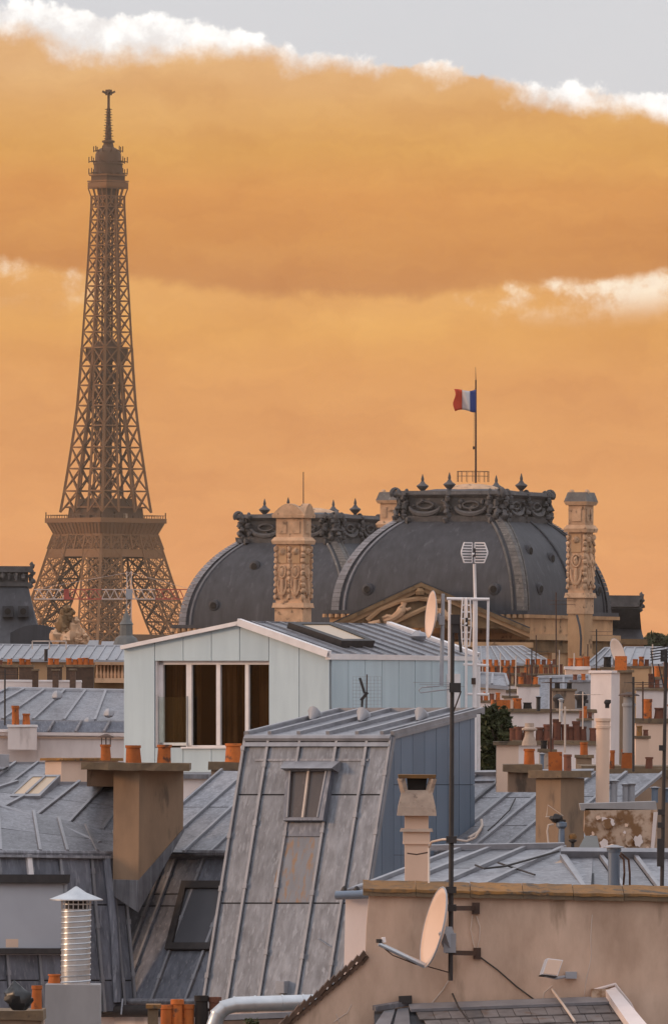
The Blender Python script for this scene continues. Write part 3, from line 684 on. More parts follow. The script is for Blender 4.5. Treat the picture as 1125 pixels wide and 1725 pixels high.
# pediment on the front of the flagged dome
def build_pediment():
    ex = V((-math.cos(AL), math.sin(AL), 0)); ey = V((math.sin(AL), math.cos(AL), 0))
    Yp = 992.0
    t = thing('pediment_front', 'triangular stone pediment with carved reclining figures below the flagged dome', 'pediment', V((W(715, 1100, Yp).x, Yp, 0)))
    pl = Plane(W(707, 1050, Yp), V((0, -1, 0)))
    L, Rr, Ap = pl.hit(548, 1056), pl.hit(892, 1059), pl.hit(709, 981)
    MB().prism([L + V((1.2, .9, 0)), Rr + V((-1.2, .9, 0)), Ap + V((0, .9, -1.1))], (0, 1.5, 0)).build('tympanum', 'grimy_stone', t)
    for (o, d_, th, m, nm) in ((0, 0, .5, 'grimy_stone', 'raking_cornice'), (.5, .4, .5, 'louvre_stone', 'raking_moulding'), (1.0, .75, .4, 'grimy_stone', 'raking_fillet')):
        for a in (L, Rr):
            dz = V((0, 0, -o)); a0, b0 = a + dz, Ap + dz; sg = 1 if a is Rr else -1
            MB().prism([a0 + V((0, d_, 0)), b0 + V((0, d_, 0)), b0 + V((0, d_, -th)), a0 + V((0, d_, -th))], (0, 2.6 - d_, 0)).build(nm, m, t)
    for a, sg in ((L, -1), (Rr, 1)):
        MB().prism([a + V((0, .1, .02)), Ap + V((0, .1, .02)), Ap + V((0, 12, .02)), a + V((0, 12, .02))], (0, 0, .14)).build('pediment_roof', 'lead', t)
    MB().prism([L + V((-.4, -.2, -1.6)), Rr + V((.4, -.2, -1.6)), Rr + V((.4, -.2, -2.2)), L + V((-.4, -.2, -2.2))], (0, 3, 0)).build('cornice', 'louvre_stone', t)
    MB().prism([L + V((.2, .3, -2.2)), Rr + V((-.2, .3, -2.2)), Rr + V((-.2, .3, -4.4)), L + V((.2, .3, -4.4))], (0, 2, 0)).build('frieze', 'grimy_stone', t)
    z1 = L.z - 4.4
    MB().box(V((L.x + .5, L.y + .6, 0)), V((Rr.x - L.x - 1, 0, 0)), V((0, 8, 0)), V((0, 0, z1))).build('wall', 'louvre_stone', t)
    # carved tympanum: a curved moulding, an inner triangle and figures
    q = lambda x, y, o=.45: pl.hit(x, y) + V((0, o, 0))
    MB().path([q(618, 1045), q(640, 1026), q(670, 1014), q(705, 1008), q(742, 1013)], .3, 6).build('arched_moulding', 'louvre_stone', t)
    MB().path([q(655, 1052), q(690, 1036), q(722, 1022), q(760, 1038), q(800, 1055)], .3, 6).build('inner_moulding', 'louvre_stone', t)
    def fig(pts, rs, sd, m='carved_stone'):
        mb = MB().path([q(x, y, .1) for x, y in pts], rs, 8)
        return mb.build('carved_figure', m, t)
    fig([(646, 1047), (656, 1044), (664, 1040), (672, 1034), (677, 1026), (679, 1020), (680, 1015)], [.25, .35, .42, .5, .52, .28, .36], 1)
    fig([(676, 1028), (670, 1033), (667, 1038)], [.24, .2, .15], 2); fig([(678, 1025), (686, 1027), (692, 1024)], [.24, .2, .13], 2); fig([(662, 1041), (652, 1038), (644, 1041)], [.32, .26, .16], 3)
    fig([(770, 1046), (758, 1042), (748, 1036), (744, 1030), (742, 1024)], [.25, .4, .5, .45, .3], 4); fig([(744, 1030), (735, 1034), (728, 1033)], [.22, .2, .12], 5)
    fig([(620, 1051), (632, 1050), (640, 1046)], [.2, .35, .2], 6)
    fig([(707, 1002), (707, 996), (707, 991)], [.5, .55, .3], 7, 'grimy_stone')
build_pediment()

# flag and pole
def build_flag():
    base = GR(0, 0, z0R + 4.3); Yf = base.y
    p0 = V((base.x, Yf, base.z)); top = W(800.5, 618, Yf)
    bx = W(801, 800, Yf)
    p0 = V((bx.x, Yf, base.z))
    t = thing('flagpole', 'tall thin flagpole standing on the crest of the largest dome', 'flagpole', p0)
    MB().tube(p0, W(801, 640, Yf), .13, .09, 8).build('pole', 'rust_metal', t); MB().tube(W(801, 640, Yf), top, .05, .02, 6).build('tip', 'rust_metal', t)
    MB().tube(W(801, 757, Yf) - V((.25, 0, 0)), W(801, 752, Yf) + V((-.25, 0, 0)), .12, .12, 6).build('cleat', 'dark_metal', t)
    MB().tube(W(801, 655, Yf) - V((.16, 0, 0)), W(801, 757, Yf) - V((.25, 0, 0)), .02, .02, 5).build('halyard', 'dark_metal', t)
    f = thing('tricolour_flag', 'blue, white and red flag flying to the left from the pole', 'flag', W(802, 693, Yf))
    segs = [('blue_band', 'blue_cloth', 0, .28), ('white_band', 'white_cloth', .28, .64), ('red_band', 'red_cloth', .64, 1.0)]
    def fp(u, v):
        x = 801.5 - 37 * u; yt = 656 + 1.5 * u + 2.2 * math.sin(u * 5); yb = 693 - 1.5 * u + 2 * math.sin(u * 6 + 1)
        if u > .9: x += 2.2 * math.sin(v * 7)
        p = W(x, yt + (yb - yt) * v, Yf); p.y += .28 * math.sin(u * 9 + v * 2.5) * min(1, u * 3) - .2; return p
    for nm, m, a, b in segs:
        vs = []; n1, n2 = 8, 8
        for i in range(n1 + 1):
            for j in range(n2 + 1): vs.append(fp(a + (b - a) * i / n1, j / n2))
        nv = len(vs); fs = [(i * 9 + j, i * 9 + j + 1, i * 9 + j + 10, i * 9 + j + 9) for i in range(n1) for j in range(n2)]
        mb = MB().add(vs, fs); mb.sm = True; o = mb.build(nm, m, f)
        md = o.modifiers.new('thick', 'SOLIDIFY'); md.thickness = .03
build_flag()
pole('thin lightning rod rising from the crest of the dome behind the carved chimney', 511, 868, 511, 795, 1078, .07, 'rust_metal', 'lightning_rod', 'rod')

# ------------------------------------------------------------------ carved stone chimneys of the palace
def palace_chimney(label, x0, x1, yt, yb, Y, corner, style):
    k = F / Y; al = AL; e1, e2 = rvec(al, corner - x0, x1 - corner, k); e1 = e1; u1, u2 = e1.normalized(), e2.normalized()
    zt = W(corner, yt, Y).z; zbm = W(corner, yb, Y).z; c = V((W(corner, (yt + yb) / 2, Y).x, Y, 0))
    t = thing('palace_chimney', label, 'chimney', V((c.x, c.y, 0)) + (e1 + e2) / 2)
    Ht = zt - zbm
    def lay(z0, z1, o, o1=None, nm='block', m='carved_stone'):
        o1 = o if o1 is None else o1
        b = [c - u1 * o - u2 * o, c + e1 + u1 * o - u2 * o, c + e1 + e2 + u1 * o + u2 * o, c + e2 - u1 * o + u2 * o]
        tt = [c - u1 * o1 - u2 * o1, c + e1 + u1 * o1 - u2 * o1, c + e1 + e2 + u1 * o1 + u2 * o1, c + e2 - u1 * o1 + u2 * o1]
        MB().add([p + V((0, 0, zbm + z0 * Ht)) for p in b] + [p + V((0, 0, zbm + z1 * Ht)) for p in tt], [(0, 1, 2, 3), (7, 6, 5, 4), (0, 1, 5, 4), (1, 2, 6, 5), (2, 3, 7, 6), (3, 0, 4, 7)]).build(nm, m, t)
    MB().box(V((c.x, c.y, 0)), e1, e2, V((0, 0, zbm))).build('lower_shaft', 'louvre_stone', t)
    lay(0, .13, .1, nm='plinth'); lay(.13, .17, .35, .25, 'string_course'); lay(.17, .66, 0, nm='shaft')
    lay(.66, .69, .35, .45, 'cornice'); lay(.69, .72, .45, .15, 'cornice'); lay(.72, .88, .02, nm='upper_block')
    if style == 0:
        lay(.88, .905, .35, .4, 'cap_cornice')
        for fc in (0, 1):
            o, d_, nn = (c, e1, -u2) if fc == 0 else (c, e2, -u1)
            pts = [o - d_.normalized() * .4 + d_.normalized() * ((d_.length + .8) * i / 10) + V((0, 0, zbm + .905 * Ht + .095 * Ht * math.sin(math.pi * i / 10))) for i in range(11)]
            MB().prism([p + nn * .35 for p in pts], -nn * .9).build('segmental_pediment', 'carved_stone', t)
        lay(.905, .98, 0, -.5, 'cap', 'lead_crest')
    else:
        lay(.88, .91, .25, .45, 'cap_cornice'); lay(.91, .985, .42, .1, 'cap_roof', 'lead_mottled')
        for q in (.03, .97):
            p = c + e1 * q + e2 * .3; MB().blob(V((p.x, p.y, zbm + .985 * Ht)), .32, 3, .2, 7, 5).build('cap_knob', 'carved_stone', t)
    for fc in (0, 1):
        o, d_, nn = (c, e1, -u2) if fc == 0 else (c, e2, -u1)
        L_ = d_.length; cols = 2 if L_ > 2.2 else 1
        for q in range(cols):
            u = (q + .5) / cols; ce = o + d_ * u; hw_ = L_ / cols * .3
            at = lambda du, zz, off: ce + d_.normalized() * du + nn * off + V((0, 0, zbm + zz * Ht))
            MB().blob(at(0, .60, .03), (.45, .35, .42), q, .2, 8, 6).build('carved_mask', 'carved_stone', t)
            MB().prism([at(-hw_, .50, .0), at(hw_, .50, .0), at(hw_, .645, .0), at(-hw_, .645, .0)], nn * .10).build('sunk_panel', 'louvre_stone', t)
            pts = [at(hw_ * .85 * math.cos(R(x)), .43 + .05 * math.sin(R(x)), .1) for x in range(0, 361, 30)]
            MB().path(pts, .12, 6).build('oval_frame', 'carved_stone', t); MB().blob(at(0, .43, .02), (.36, .2, .6), 5, .05, 8, 6).build('cartouche', 'carved_stone', t)
            pts = [at(hw_ * 1.1 * math.cos(R(180 + x)), .36 + .12 * math.sin(R(180 + x)), .1) for x in range(0, 181, 20)]
            MB().path(pts, [.1 + .14 * math.sin(math.pi * i / 9) for i in range(10)], 6).build('festoon', 'carved_stone', t)
            MB().path([at(0, .37, .12), at(0, .30, .2), at(0, .21, .1)], [.16, .26, .1], 6).build('pendant', 'carved_stone', t)
            MB().prism([at(-hw_ * .9, .75, .0), at(hw_ * .9, .75, .0), at(hw_ * .9, .85, .0), at(-hw_ * .9, .85, .0)], nn * .12).build('raised_panel', 'carved_stone', t)
        for q in range(cols + 1):
            p = o + d_ * (q / cols); 
            mb = MB()
            for z in range(9): mb.blob(p + nn * .1 + V((0, 0, zbm + (.22 + z * .05) * Ht)), (.22, .22, .34), z + q * 9, .3, 6, 5)
            mb.build('carved_band', 'carved_stone', t)
palace_chimney('richly carved stone chimney with an arched cap before the flagless dome', 465, 523, 848, 1050, 985.0, 510, 0)
palace_chimney('carved stone chimney with a lead hipped cap at the right flank of the flagged dome', 957, 999, 826, 1034, 990.0, 984, 1)
palace_chimney('stub of a stone chimney with lead cap showing between the two domes', 640, 682, 826, 1010, 1045.0, 668, 1)

# ------------------------------------------------------------------ further palace roofs
def mansard_pavilion(label, x0, x1, yt, yb, Y, inset, crest, m='lead'):
    k = F / Y; t = thing('mansard_pavilion', label, 'building', V((W((x0 + x1) / 2, yb, Y).x, Y + 8, 0)))
    a, b = W(x0, yb, Y), W(x1, yb, Y); c, d_ = W(x0 + inset, yt, Y + 5), W(x1 - inset, yt, Y + 5)
    n = 7; vs = []; fs = []
    D = (b - a).length * .7
    for i in range(n + 1):
        u = i / n; f = u ** .75 if True else u
        x0_, x1_ = a.x + (c.x - a.x) * f, b.x + (d_.x - b.x) * f; z = a.z + (c.z - a.z) * u; y0, y1 = Y + 5 * f, Y + D - 5 * f
        vs += [V((x0_, y0, z)), V((x1_, y0, z)), V((x1_, y1, z)), V((x0_, y1, z))]
    for i in range(n):
        for j in range(4): fs.append((i * 4 + j, i * 4 + (j + 1) % 4, i * 4 + 4 + (j + 1) % 4, i * 4 + 4 + j))
    fs.append(tuple(range(n * 4, n * 4 + 4))); mb = MB().add(vs, fs); mb.sm = True; mb.build('roof', m, t)
    z = c.z; w_ = d_.x - c.x
    cz = crest / k
    MB().box(V((c.x - .3, Y + 4.7, z - .1)), V((w_ + .6, 0, 0)), V((0, D - 9.4, 0)), V((0, 0, cz * .2))).build('crest_sill', 'lead_crest', t)
    MB().box(V((c.x, Y + 5, z + cz * .2 - .1)), V((w_, 0, 0)), V((0, D - 10, 0)), V((0, 0, cz * .5))).build('crest_band', 'lead_crest', t)
    MB().box(V((c.x - .5, Y + 4.5, z + cz * .7 - .1)), V((w_ + 1, 0, 0)), V((0, D - 9, 0)), V((0, 0, cz * .3))).build('crest_cornice', 'lead_crest', t)
    for q in range(int(w_ / .8)):
        MB().blob(V((c.x + .4 + q * .8, Y + 4.7, z + cz * .45)), (.28, .25, cz * .2), q, .4, 6, 5).build('crest_boss', 'lead_crest', t)
    mb = MB()
    for q in range(6): mb.blob(V((d_.x + .25 + .2 * (q % 2), Y + 4.9, z + cz * (q / 5.0))), .33, q, .4, 6, 5)
    mb.build('crest_scroll', 'lead_crest', t)
    MB().box(V((a.x - .4, Y - .5, a.z - .7)), V((b.x - a.x + .8, 0, 0)), V((0, D + 1, 0)), V((0, 0, .7))).build('cornice', 'grimy_stone', t)
    MB().box(V((a.x, Y, 0)), V((b.x - a.x, 0, 0)), V((0, D, 0)), V((0, 0, a.z - .7))).build('wall', 'louvre_stone', t)
    return t
pv = mansard_pavilion('dark mansard roof with carved crest rising left of the iron tower', -150, 74, 985, 1086, 940.0, 26, 34)
for (x, y) in ((14, 1030), (40, 1030)):
    c = W(x, y, 940.0 + 2.4); mb = MB().path([c + V((0, .6, 0)), c + V((0, -.5, 0))], .36, 10); mb.build('vent_opening', 'soot', pv); MB().box(c + V((-.6, -.3, -.6)), V((1.2, 0, 0)), V((0, 1.2, 0)), V((0, 0, 1.2))).build('vent_hood', 'lead', pv)  # vent openings are solid plugs coloured as the shade inside a hole
pv2 = mansard_pavilion('small mansard roof with ribbed crest beyond the right end of the flagged dome', 1000, 1084, 1026, 1076, 1060.0, 10, 24)
mb = MB()   # curved lead roof in front of the left pavilion
pts = []
for i in range(13):
    u = i / 12; pts.append(W(18 + 85 * u, 1088 - 36 * math.sin(math.pi * min(1, .18 + u * .62)) ** .8, 900))
vs = pts + [p + V((0, 14, 0)) for p in pts]; vs += [V((p.x, p.y, W(0, 1120, 900).z)) for p in pts]
fs = [(i, i + 1, 14 + i, 13 + i) for i in range(12)] + [(26 + i, 27 + i, i + 1, i) for i in range(12)]
mb.add(vs, fs); solo(mb, 'barrel_roof', 'lead', 'low curved lead roof beside the carved stone group, under the left pavilion', 'roof')
# sculpture group in front of the tower's left leg
def sculpture():
    Y = 880.0; t = thing('sculpture_group', 'weathered stone sculpture group on the roofline before the iron tower', 'sculpture', W(120, 1095, Y))
    rnd = random.Random(3)
    spec = [(112, 1042, 9, 20), (118, 1032, 6, 8), (104, 1052, 10, 15), (126, 1056, 10, 16), (134, 1070, 10, 12), (98, 1072, 13, 14), (116, 1074, 16, 16), (140, 1080, 9, 8), (108, 1034, 6, 7)]
    k = F / Y
    for i, (x, y, a, b) in enumerate(spec):
        mb = MB(); mb.blob(W(x, y, Y), (a / k, a / k, b / k), i, .3, 9, 7)
        for q in range(6): mb.blob(W(x + rnd.uniform(-a, a), y + rnd.uniform(-b, b), Y - .3), rnd.uniform(.15, .35), q + i, .4, 6, 4)
        mb.build('carved_figure', 'grimy_stone' if i in (0, 1, 2, 8) else 'carved_stone', t)
    MB().box(W(92, 1092, Y), V((54 / k, 0, 0)), V((0, 3, 0)), V((0, 0, .5))).build('plinth', 'louvre_stone', t)
    MB().box(W(96, 1092, Y) + V((0, .3, 0)), V((46 / k, 0, 0)), V((0, 2.4, 0)), V((0, 0, -20))).build('pier', 'louvre_stone', t)
sculpture()
def lantern():
    Y = 1300.0; t = thing('roof_lantern', 'small dark pointed roof lantern at the foot of the iron tower', 'lantern', W(213, 1090, Y))
    MB().lathe(W(213, 1086, Y), [(2.0, 0), (1.6, 1.0), (1.0, 1.4), (.95, 3.0), (1.1, 3.1), (.6, 3.8), (.55, 4.2), (.1, 5.2), (.04, 6.2)], 8).build('spire_roof', 'copper', t)
    MB().box(W(185, 1104, Y), V((5.2, 0, 0)), V((0, 4, 0)), V((0, 0, 1.4))).build('roof_base', 'lead', t)
    MB().box(V((W(185, 1104, Y).x, Y, 0)), V((5.2, 0, 0)), V((0, 4, 0)), V((0, 0, W(185, 1104, Y).z))).build('wall', 'far_wall', t)
lantern()
# far city behind, one block of buildings along the tower's foot and the wooded rise at the right
for i, (x0, x1, yt, Y, m) in enumerate([(-40, 60, 1092, 2100, 'far_wall'), (70, 165, 1090, 2300, 'far_wall'), (170, 320, 1093, 2200, 'louvre_stone'), (320, 560, 1092, 2000, 'far_wall'), (1040, 1180, 1092, 1500, 'louvre_stone')]):
    a, b = W(x0, yt, Y), W(x1, yt, Y); t = thing('city_block', ['pale distant block low behind the left pavilion', 'pale distant block left of the iron tower foot', 'pale distant block right of the iron tower foot', 'long distant block hidden behind the flagless dome', 'ochre palace wing beyond the small right mansard'][i], 'building', V(((a.x + b.x) / 2, Y, 0)))
    MB().box(V((a.x, Y, 0)), V((b.x - a.x, 0, 0)), V((0, 20, 0)), V((0, 0, a.z))).build('wall', m, t)
    MB().prism([V((a.x, Y - .5, a.z)), V((a.x, Y + 10, a.z + 2.0)), V((a.x, Y + 20, a.z))], (b.x - a.x, 0, 0)).build('roof', 'zinc', t)
def crown(c, r, n, size, seed, m):
    rnd = random.Random(seed); vs = []; fs = []; cl = [(V((rnd.uniform(-1, 1), rnd.uniform(-1, 1), rnd.uniform(-1, 1))), rnd.uniform(.28, .5)) for _ in range(22)]
    cl = [(p.normalized() * p.length ** .4 * .62 if p.length > 0 else p, q) for p, q in cl]
    for i in range(n):
        p, q = rnd.choice(cl); d_ = V((rnd.gauss(0, 1), rnd.gauss(0, 1), rnd.gauss(0, 1))).normalized() * q * rnd.uniform(.6, 1)
        w_ = p + d_; w_ = V((w_.x * r[0], w_.y * r[1], w_.z * r[2])) + c
        a = V((rnd.gauss(0, 1), rnd.gauss(0, 1), rnd.gauss(0, 1) + .6)).normalized(); b = a.orthogonal().normalized(); cc = a.cross(b); s_ = size * rnd.uniform(.6, 1.3); ph = rnd.uniform(0, 6.28)
        b, cc = b * math.cos(ph) + cc * math.sin(ph), cc * math.cos(ph) - b * math.sin(ph)
        o = len(vs); vs += [w_ - b * s_, w_ + cc * s_ * .45, w_ + b * s_, w_ - cc * s_ * .45]; fs.append((o, o + 1, o + 2, o + 3))
    return MB().add(vs, fs)
def tree(label, x, ytop, ybot, Y, wpx, n=2600, size=.16, m='leaf', group=None, cat='tree', seed=1):
    k = F / Y; top = W(x, ytop, Y); c = W(x, (ytop + ybot) / 2, Y); rz_ = (ybot - ytop) / 2 / k; rx = wpx / 2 / k
    t = thing('garden_tree', label, 'tree', V((c.x, c.y, 0)), group)
    crown(c, (rx * 1.05, rx, rz_ * 1.05), n, size, seed, m).build('crown', m, t)
    mb = MB().path([V((c.x, c.y, 0)), V((c.x + .1, c.y, c.z * .5)), c - V((0, 0, rz_ * .5)), c + V((0, 0, rz_ * .4))], [.3, .24, .16, .04], 8)
    mb.build('trunk', 'bark', t)
    mb = MB(); rnd = random.Random(seed)
    for i in range(7):
        a = R(i * 51); mb.path([c + V((0, 0, -rz_ * .6 + i * .12 * rz_)), c + V((math.cos(a) * rx * .6, math.sin(a) * rx * .6, -rz_ * .2 + i * .12 * rz_))], [.08, .02], 6)
    mb.build('limbs', 'bark', t)
for i, (x, yt, w_) in enumerate([(1082, 1074, 34), (1104, 1066, 40), (1126, 1068, 44), (1150, 1070, 40)]):
    tree(['rounded dark tree furthest left beyond the palace wing', 'taller dark tree beyond the palace wing', 'broad dark tree at the end of the palace wing', 'outermost dark tree past the palace wing'][i], x, yt, 1092, 1420 + i * 12, w_, 900, .45, 'leaf_far', 'trees beyond the palace wing', seed=i + 4)
# ================================================================== NEAR ROOFS
TH = R(32)
NFv = V((-math.sin(TH), -math.cos(TH), 0)); NSv = V((math.cos(TH), -math.sin(TH), 0)); Uv = V((math.cos(TH), -math.sin(TH), 0)); Dv = V((math.sin(TH), math.cos(TH), 0))

# ------------------------------------------------------------------ pale blue clad attic house
def pale_house():
    Y = 196.0; k = F / Y
    PF = Plane(W(556, 1150, Y), NFv); PS = Plane(W(556, 1150, Y), NSv)
    base = V((W(556, 1150, Y).x, Y, 0)) - Uv * 2.5 + Dv * 3
    t = thing('attic_house', 'pale blue panel-clad attic house with wide window and shallow gable', 'house', base)
    h = PF.hit
    def roofy(x): return 1090 + (x - 210) * (1050 - 1090) / 195 if x < 405 else 1050 + (x - 405) * (1103 - 1050) / 151
    th = NFv * 0.03; g = .55
    def panel(x0, x1, ya, yb, poly=None):
        pts = poly or [h(x0 + g, ya), h(x1 - g, ya), h(x1 - g, yb), h(x0 + g, yb)]
        MB().prism(pts, th).build('cladding_panel', 'pale_clad', t)
    js = [210, 262, 310, 357.5, 405, 454, 505, 556]
    def top(x0, x1, yb): panel(0, 0, 0, 0, [h(x0 + g, roofy(x0)), h(x1 - g, roofy(x1)), h(x1 - g, yb), h(x0 + g, yb)])
    top(210, 262, 1330)
    for a, b in zip(js[1:5], js[2:6]): top(a, b, 1113)
    top(454, 505, 1330); top(505, 556, 1330)
    for a, b in zip(js[1:5], js[2:6]): panel(a, b, 1260, 1330)
    # backing wall with opening, joints read dark
    def back(p): return [q - NFv * .02 for q in p]
    for poly in ([h(210, 1090), h(405, 1050), h(405, 1112), h(210, 1112)], [h(405, 1050), h(556, 1103), h(556, 1112), h(405, 1112)], [h(210, 1112), h(264, 1112), h(264, 1340), h(210, 1340)],
                 [h(453, 1112), h(556, 1112), h(556, 1340), h(453, 1340)], [h(264, 1259), h(453, 1259), h(453, 1340), h(264, 1340)]):
        MB().prism(back(poly), -NFv * .15).build('backing_wall', 'grey_render', t)
    # window
    ww = bpy.data.objects.new('window', None)
    rev = -NFv * .17
    w0 = MB()
    for (a, b, c, d_) in ((264, 271, 1113, 1259), (451, 453.5, 1113, 1259), (264, 453.5, 1113, 1119.5), (312, 453.5, 1255.5, 1259.5), (264, 316, 1251, 1256),
                          (310, 319, 1119, 1259), (360.5, 367, 1119, 1256), (409, 415, 1119, 1256)):
        w0.prism([h(a, c) + rev, h(b, c) + rev, h(b, d_) + rev, h(a, d_) + rev], NFv * .07)
    win = w0.build('window', 'white_metal', t)
    for (a, b, yb) in ((271, 310, 1251), (319, 360.5, 1256), (367, 409, 1256), (415, 451, 1256)):
        MB().prism([h(a, 1119) + rev, h(b, 1119) + rev, h(b, yb) + rev, h(a, yb) + rev], -NFv * .008).build('pane', 'pane_glass', win)
    for poly in ([h(264, 1112.4), h(453.5, 1112.4)],):
        MB().prism([poly[0], poly[1], poly[1] - NFv * .2, poly[0] - NFv * .2], V((0, 0, .03))).build('lintel', 'white_metal', t)
    MB().prism([h(262.5, 1113), h(264.3, 1113), h(264.3, 1258), h(262.5, 1258)], -NFv * .2).build('reveal', 'white_metal', t)
    MB().prism([h(308, 1258), h(455, 1258), h(455, 1261), h(308, 1261)], NFv * .08).build('sill', 'white_metal', t)
    MB().prism([h(267, 1174), h(316, 1174), h(316, 1251), h(267, 1251)], NFv * .012).build('balustrade_glass', 'rail_glass', t)
    for x in (266.5, 315.5): MB().prism([h(x, 1173), h(x + 1.6, 1173), h(x + 1.6, 1256), h(x, 1256)], NFv * .03).build('balustrade_post', 'grey_paint', t)
    # room behind, curtains
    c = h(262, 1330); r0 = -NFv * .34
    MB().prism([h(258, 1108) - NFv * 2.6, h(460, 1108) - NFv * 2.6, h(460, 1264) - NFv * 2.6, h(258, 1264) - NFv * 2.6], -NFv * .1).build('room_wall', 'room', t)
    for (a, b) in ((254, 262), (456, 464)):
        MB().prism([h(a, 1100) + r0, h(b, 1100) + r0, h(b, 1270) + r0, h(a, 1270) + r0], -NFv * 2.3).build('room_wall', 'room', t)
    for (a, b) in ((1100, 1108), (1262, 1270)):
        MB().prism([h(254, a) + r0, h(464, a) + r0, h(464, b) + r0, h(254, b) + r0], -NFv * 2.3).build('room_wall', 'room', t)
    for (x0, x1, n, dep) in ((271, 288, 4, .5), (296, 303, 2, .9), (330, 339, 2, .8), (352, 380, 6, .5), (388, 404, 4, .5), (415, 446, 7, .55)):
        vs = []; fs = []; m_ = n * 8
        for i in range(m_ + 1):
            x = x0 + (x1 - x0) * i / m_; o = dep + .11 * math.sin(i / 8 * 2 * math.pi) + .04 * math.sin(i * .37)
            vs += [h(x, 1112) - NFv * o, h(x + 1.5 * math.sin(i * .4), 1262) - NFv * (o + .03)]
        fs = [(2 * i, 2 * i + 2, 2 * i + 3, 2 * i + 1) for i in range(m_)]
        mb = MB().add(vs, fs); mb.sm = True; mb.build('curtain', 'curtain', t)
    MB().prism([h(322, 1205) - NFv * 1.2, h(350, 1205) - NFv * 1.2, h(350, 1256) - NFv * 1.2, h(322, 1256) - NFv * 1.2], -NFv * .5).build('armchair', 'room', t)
    # side wall
    s = PS.hit
    jx = [557, 585, 613, 641.5, 669.5, 697, 725, 752, 779, 800]
    for a, b in zip(jx, jx[1:]):
        MB().prism([s(a + .4, 1108), s(b - .4, 1108), s(b - .4, 1318), s(a + .4, 1318)], NSv * .03).build('cladding_panel', 'pale_clad', t)
    MB().prism([s(557, 1104) - NSv * .02, s(800, 1106) - NSv * .02, s(800, 1330) - NSv * .02, s(557, 1330) - NSv * .02], -NSv * .15).build('backing_wall', 'grey_render', t)
    # body down to the ground
    L = (s(800, 1200) - s(557, 1200)).length; Wd = (h(556, 1200) - h(210, 1200)).length
    o = V((h(556, 1300).x, h(556, 1300).y, 0)) - Uv * .25 + Dv * .25
    MB().box(o, -Uv * (Wd - .5), Dv * (L - .5), V((0, 0, h(556, 1335).z))).build('wall', 'white_render', t)
    MB().prism([h(205, 1326), h(560, 1326), h(560, 1332), h(205, 1332)], NFv * .12).build('sill_band', 'white_metal', t)
    # roof
    rd, e0, l0 = h(405, 1050), h(557, 1104), h(209, 1091)
    of = NFv * .12
    Lr = L + .1
    rr = (rd + of, rd + Dv * Lr, e0 + Dv * Lr, e0 + of)
    sheets(t, (rd + of, rd + Dv * Lr, e0 + Dv * Lr, e0 + of), [i / 11 for i in range(1, 11)], [], 'zinc', seam='zinc_light', sw=.05, sh=.05)
    MB().prism([rd, l0, l0 + Dv * Lr, rd + Dv * Lr], V((0, 0, .06))).build('roof_slope', 'zinc', t)
    tri = [h(211, 1092), rd - V((0, 0, .03)), h(555, 1104)]
    MB().bar(l0 + of * .6, rd + of * .6, .16, .09).build('verge_trim', 'white_metal', t)
    MB().bar(rd + of * .6 + V((0, 0, .03)), e0 + of * .6 + V((0, 0, .03)), .16, .16).build('verge_trim', 'white_metal', t)
    MB().bar(rd + Dv * Lr + V((0, 0, .05)), e0 + Dv * Lr + V((0, 0, .05)), .22, .12).build('verge_trim', 'white_metal', t)
    MB().prism([s(553, 1101) + NSv * .06, s(801, 1106) + NSv * .06, s(801, 1113) + NSv * .06, s(553, 1111) + NSv * .06], -NSv * .14).build('eaves_fascia', 'white_metal', t)
    MB().prism([s(750, 1135) + NSv * .03, s(770, 1135) + NSv * .03, s(770, 1205) + NSv * .03, s(750, 1205) + NSv * .03], NSv * .05).build('service_panel', 'white_metal', t)
    MB().tube(s(799.5, 1112) + NSv * .09, s(799.5, 1312) + NSv * .09, .05, .05, 8).build('downpipe', 'white_metal', t)
    # roof hatch standing proud of the right slope
    n = (e0 - rd).cross(Dv).normalized(); n = n if n.z > 0 else -n
    PR = Plane(rd, n); q = PR.hit
    hw = bpy.data.objects
    sx_ = (e0 - rd).normalized()
    bo = [q(482, 1062), q(556, 1062), q(628, 1093), q(572, 1093)]; bi = [q(503, 1065), q(551, 1065), q(613, 1090), q(575, 1090)]
    fr = MB()
    for i in range(4): fr.prism([bo[i], bo[(i + 1) % 4], bi[(i + 1) % 4], bi[i]], n * .2)
    f_ = fr.build('roof_hatch', 'dark_metal', t)
    MB().prism([x + n * .165 for x in bi], n * .015).build('hatch_pane', 'tan_glass', f_)
    mb = MB().blob(rd + sx_ * 1.25 + Dv * 5.9 + n * .12, (.18, .18, .13), 3, .2, 8, 6); mb.build('roof_vent', 'grey_paint', t)
pale_house()

